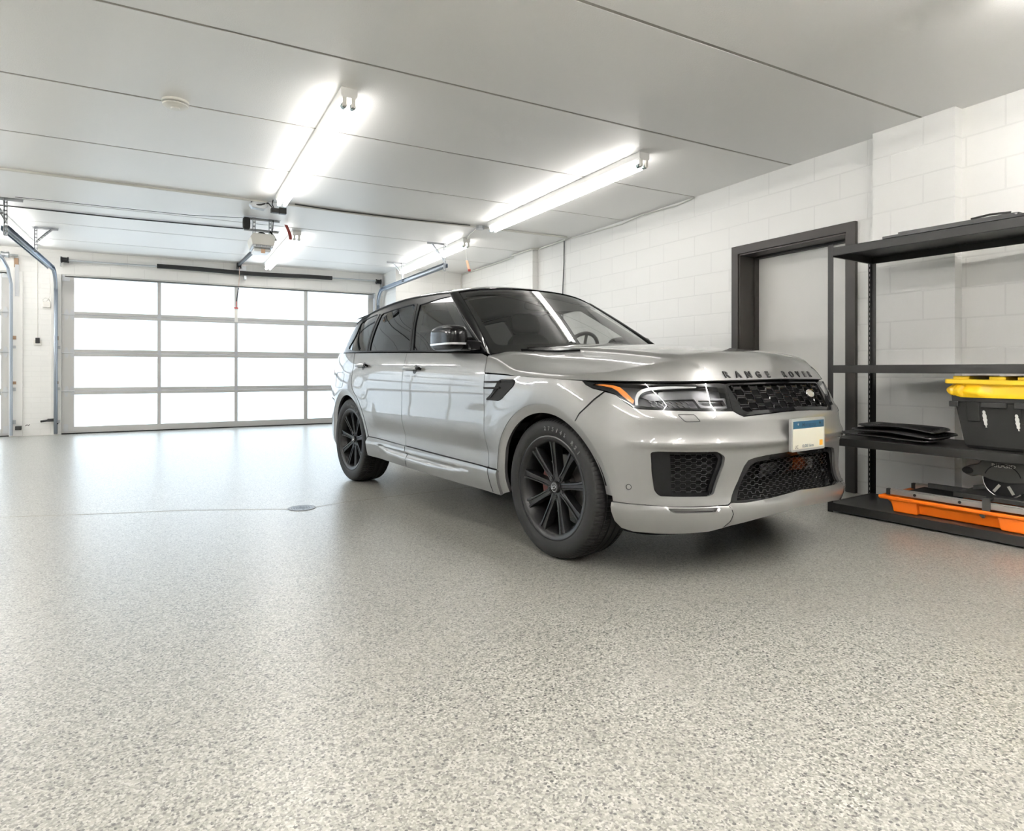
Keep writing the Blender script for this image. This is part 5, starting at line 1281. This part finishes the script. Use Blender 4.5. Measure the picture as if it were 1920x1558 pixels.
# --- tile saw
ts_=shthing('tile_saw',.325,.055,.071,'orange-trayed tile saw with grey table and blade guard on the bottom shelf','tile saw')
mb=MB(); V=[];F=[]; L,W=1.28,.46
lev=[(0,.075,.055),(.075,.055,.042),(.078,.0,.0),(.103,.0,.0),(.103,.018,.018),(.05,.06,.05)]
for z,ox,oy in lev: V+=[(ox,oy,z),(L-ox,oy,z),(L-ox,W-oy,z),(ox,W-oy,z)]
for k in range(len(lev)-1):
    for i in range(4): F.append((k*4+i,k*4+(i+1)%4,k*4+4+(i+1)%4,k*4+4+i))
F.append((3,2,1,0)); k=len(lev)-1; F.append((k*4,k*4+1,k*4+2,k*4+3)); mb.add(V,F); tr=mb.build('water_tray',M_orange,ts_,smooth=False,bev=.008)
for x0,x1 in ((.095,.24),(.70,.86),(1.05,1.2)):
    mb=MB(); mb.prism([(x0,0),(x1,0),(x1,.078),(x0-.02,.078)],lambda u,v,d:(u,d-.25*v*0,v),.012,.06); mb.build('tray_foot',M_orange,tr,smooth=False,bev=.006)
for y in (.040,.40):
    mb=MB(); mb.box(.06,1.24,y,y+.032,.108,.142); mb.box(.06,1.24,y+.006,y+.026,.142,.150); r_=mb.build('guide_rail',M_lgrey,ts_,smooth=False,bev=.003)
    mb=MB(); mb.box(.035,.062,y-.002,y+.034,.106,.146); mb.build('rail_end_cap',M_blk,r_,smooth=False,bev=.003)
    
    for xx in (.215,.475,.90):
        mb=MB(); mb.cyl((xx,y-.003,.126),(xx,y+.004,.126),.0095,8); mb.build('rail_bolt',M_sblack,r_)
mb=MB(); mb.box(.12,.42,.12,.40,.120,.132); mb.build('lower_plate',M_dark,ts_,smooth=False,bev=.003)
mb=MB(); mb.box(.42,1.20,.085,.42,.156,.178); mb.box(.42,1.20,.085,.10,.150,.180); mb.build('saw_table',M_grey,ts_,smooth=False,bev=.004)
mb=MB(); mb.prism([(0,0),(.30,.0),(.30,.034),(0,.034)],lambda u,v,d:(.18+u,.31+d,.142+v),0,.018); mb.prism([(0,0),(.26,.055),(.26,.075),(0,.03)],lambda u,v,d:(.46+u,.28+d+.2*u,.178+v),0,.015); mb.build('rip_fence',M_grey,ts_,smooth=False,bev=.003)
mb=MB(); mb.box(.598,.640,.026,.040,.075,.172); mb.box(.600,.615,.012,.03,.055,.085); mb.box(.600,.64,.02,.10,.165,.180); mb.cyl((.605,.006,.075),(.605,.03,.075),.014,10); mb.build('clamp',M_grey,ts_,smooth=False,bev=.003)
bc=(.655,.20,.292)
mb=MB(); n=40; V=[];F=[]
gp=[(bc[0]-.205,bc[2]+.005),(bc[0]-.215,bc[2]+.035),(bc[0]-.175,bc[2]+.060),(bc[0]-.13,bc[2]+.075),(bc[0]-.10,bc[2]+.108),(bc[0]-.03,bc[2]+.128),(bc[0]+.05,bc[2]+.124),(bc[0]+.115,bc[2]+.09),(bc[0]+.145,bc[2]+.04),(bc[0]+.14,bc[2]-.01),(bc[0]+.09,bc[2]-.022),(bc[0]+.02,bc[2]-.030),(bc[0]-.06,bc[2]-.018),(bc[0]-.12,bc[2]+.002),(bc[0]-.16,bc[2]-.010)]
mb.prism(crom(gp,4,True),lambda u,v,d:(u,d,v),bc[1]-.028,bc[1]+.028); bg=mb.build('blade_guard',M_grey,ts_,smooth=False,bev=.006)
mb=MB(); mb.lathe([(.0,-.004),(.112,-.004),(.116,-.002),(.116,.002),(.112,.004),(0,.004)],48,M=Matrix.Translation((bc[0]+.005,bc[1]-.006,bc[2]-.012)),axis='y'); mb.build('saw_blade',M_sblack,ts_)
mb=MB(); mb.tube([(bc[0]+.005+.113*math.cos(a),bc[1]-.006,bc[2]-.012+.113*math.sin(a)) for a in np.linspace(PI*.98,PI*1.75,24)],.005,6); mb.build('blade_rim',M_lgrey,ts_)
mb=MB(); 
for a in (-125,-62): 
    A=math.radians(a); c=(bc[0]+.005+.07*math.cos(A),bc[2]-.012+.07*math.sin(A)); R2=Matrix.Translation((c[0],bc[1]-.0115,c[1]))@Matrix.Rotation(-A,4,'Y'); mb=MB(); mb.box(-.028,.028,-.001,.001,-.008,.008,R2); mb.build('blade_marking',M_txt,ts_,smooth=False)
mb=MB(); mb.tube([(bc[0]+.10*math.cos(a)*.95,bc[1]-.0285,bc[2]-.012+.10*math.sin(a)*.95) for a in np.linspace(.25,PI*.9,24)],.003,6); mb.build('guard_groove',M_dark,bg)
mb=MB(); mb.ell((bc[0]-.185,bc[1]-.03,bc[2]+.025),(.032,.014,.022),16,8); mb.build('guard_knob',M_dark,bg)
V,F=text_geo('RIDGID',.030,.0006,.0006,1.25); mk('guard_lettering',[(bc[0]+.005+v[0],bc[1]-.0290-v[2],bc[2]+.074+v[1]) for v in V],F,M_txt,bg,smooth=False)
mb=MB(); mb.ell((bc[0]+.19,bc[1]+.10,bc[2]-.02),(.13,.09,.085),18,12,.6); mb.build('motor_housing',M_dark,ts_)
# ================= camera / world =================
cam=bpy.data.cameras.new('camera'); co=bpy.data.objects.new('camera',cam); COL.objects.link(co); sc.camera=co
cam.sensor_fit='HORIZONTAL'; cam.sensor_width=36; cam.lens=1169.0/1920*36; cam.shift_x=(960-953.55)/1920; cam.shift_y=-(779-694.1)/1920; cam.clip_start=.05
co.location=(0,0,1.0298); co.rotation_mode='XYZ'
co.matrix_world=Matrix.Translation((0,0,1.0298))@Matrix.Rotation(-.4969,4,'Z')@Matrix.Rotation(PI/2,4,'X')@Matrix.Rotation(.0008,4,'Z')
w=bpy.data.worlds.new('World'); sc.world=w; w.use_nodes=True; w.node_tree.nodes['Background'].inputs[0].default_value=(.8,.88,1,1); w.node_tree.nodes['Background'].inputs[1].default_value=.3
sc.view_settings.view_transform='Standard'; sc.view_settings.look='None'; sc.view_settings.gamma=1; sc.view_settings.use_curve_mapping=False; sc.view_settings.exposure=EXPO
sc.cycles.max_bounces=10; sc.cycles.diffuse_bounces=6; sc.cycles.glossy_bounces=5; sc.cycles.transparent_max_bounces=12; sc.cycles.caustics_reflective=False; sc.cycles.sample_clamp_indirect=6; sc.cycles.use_denoising=True
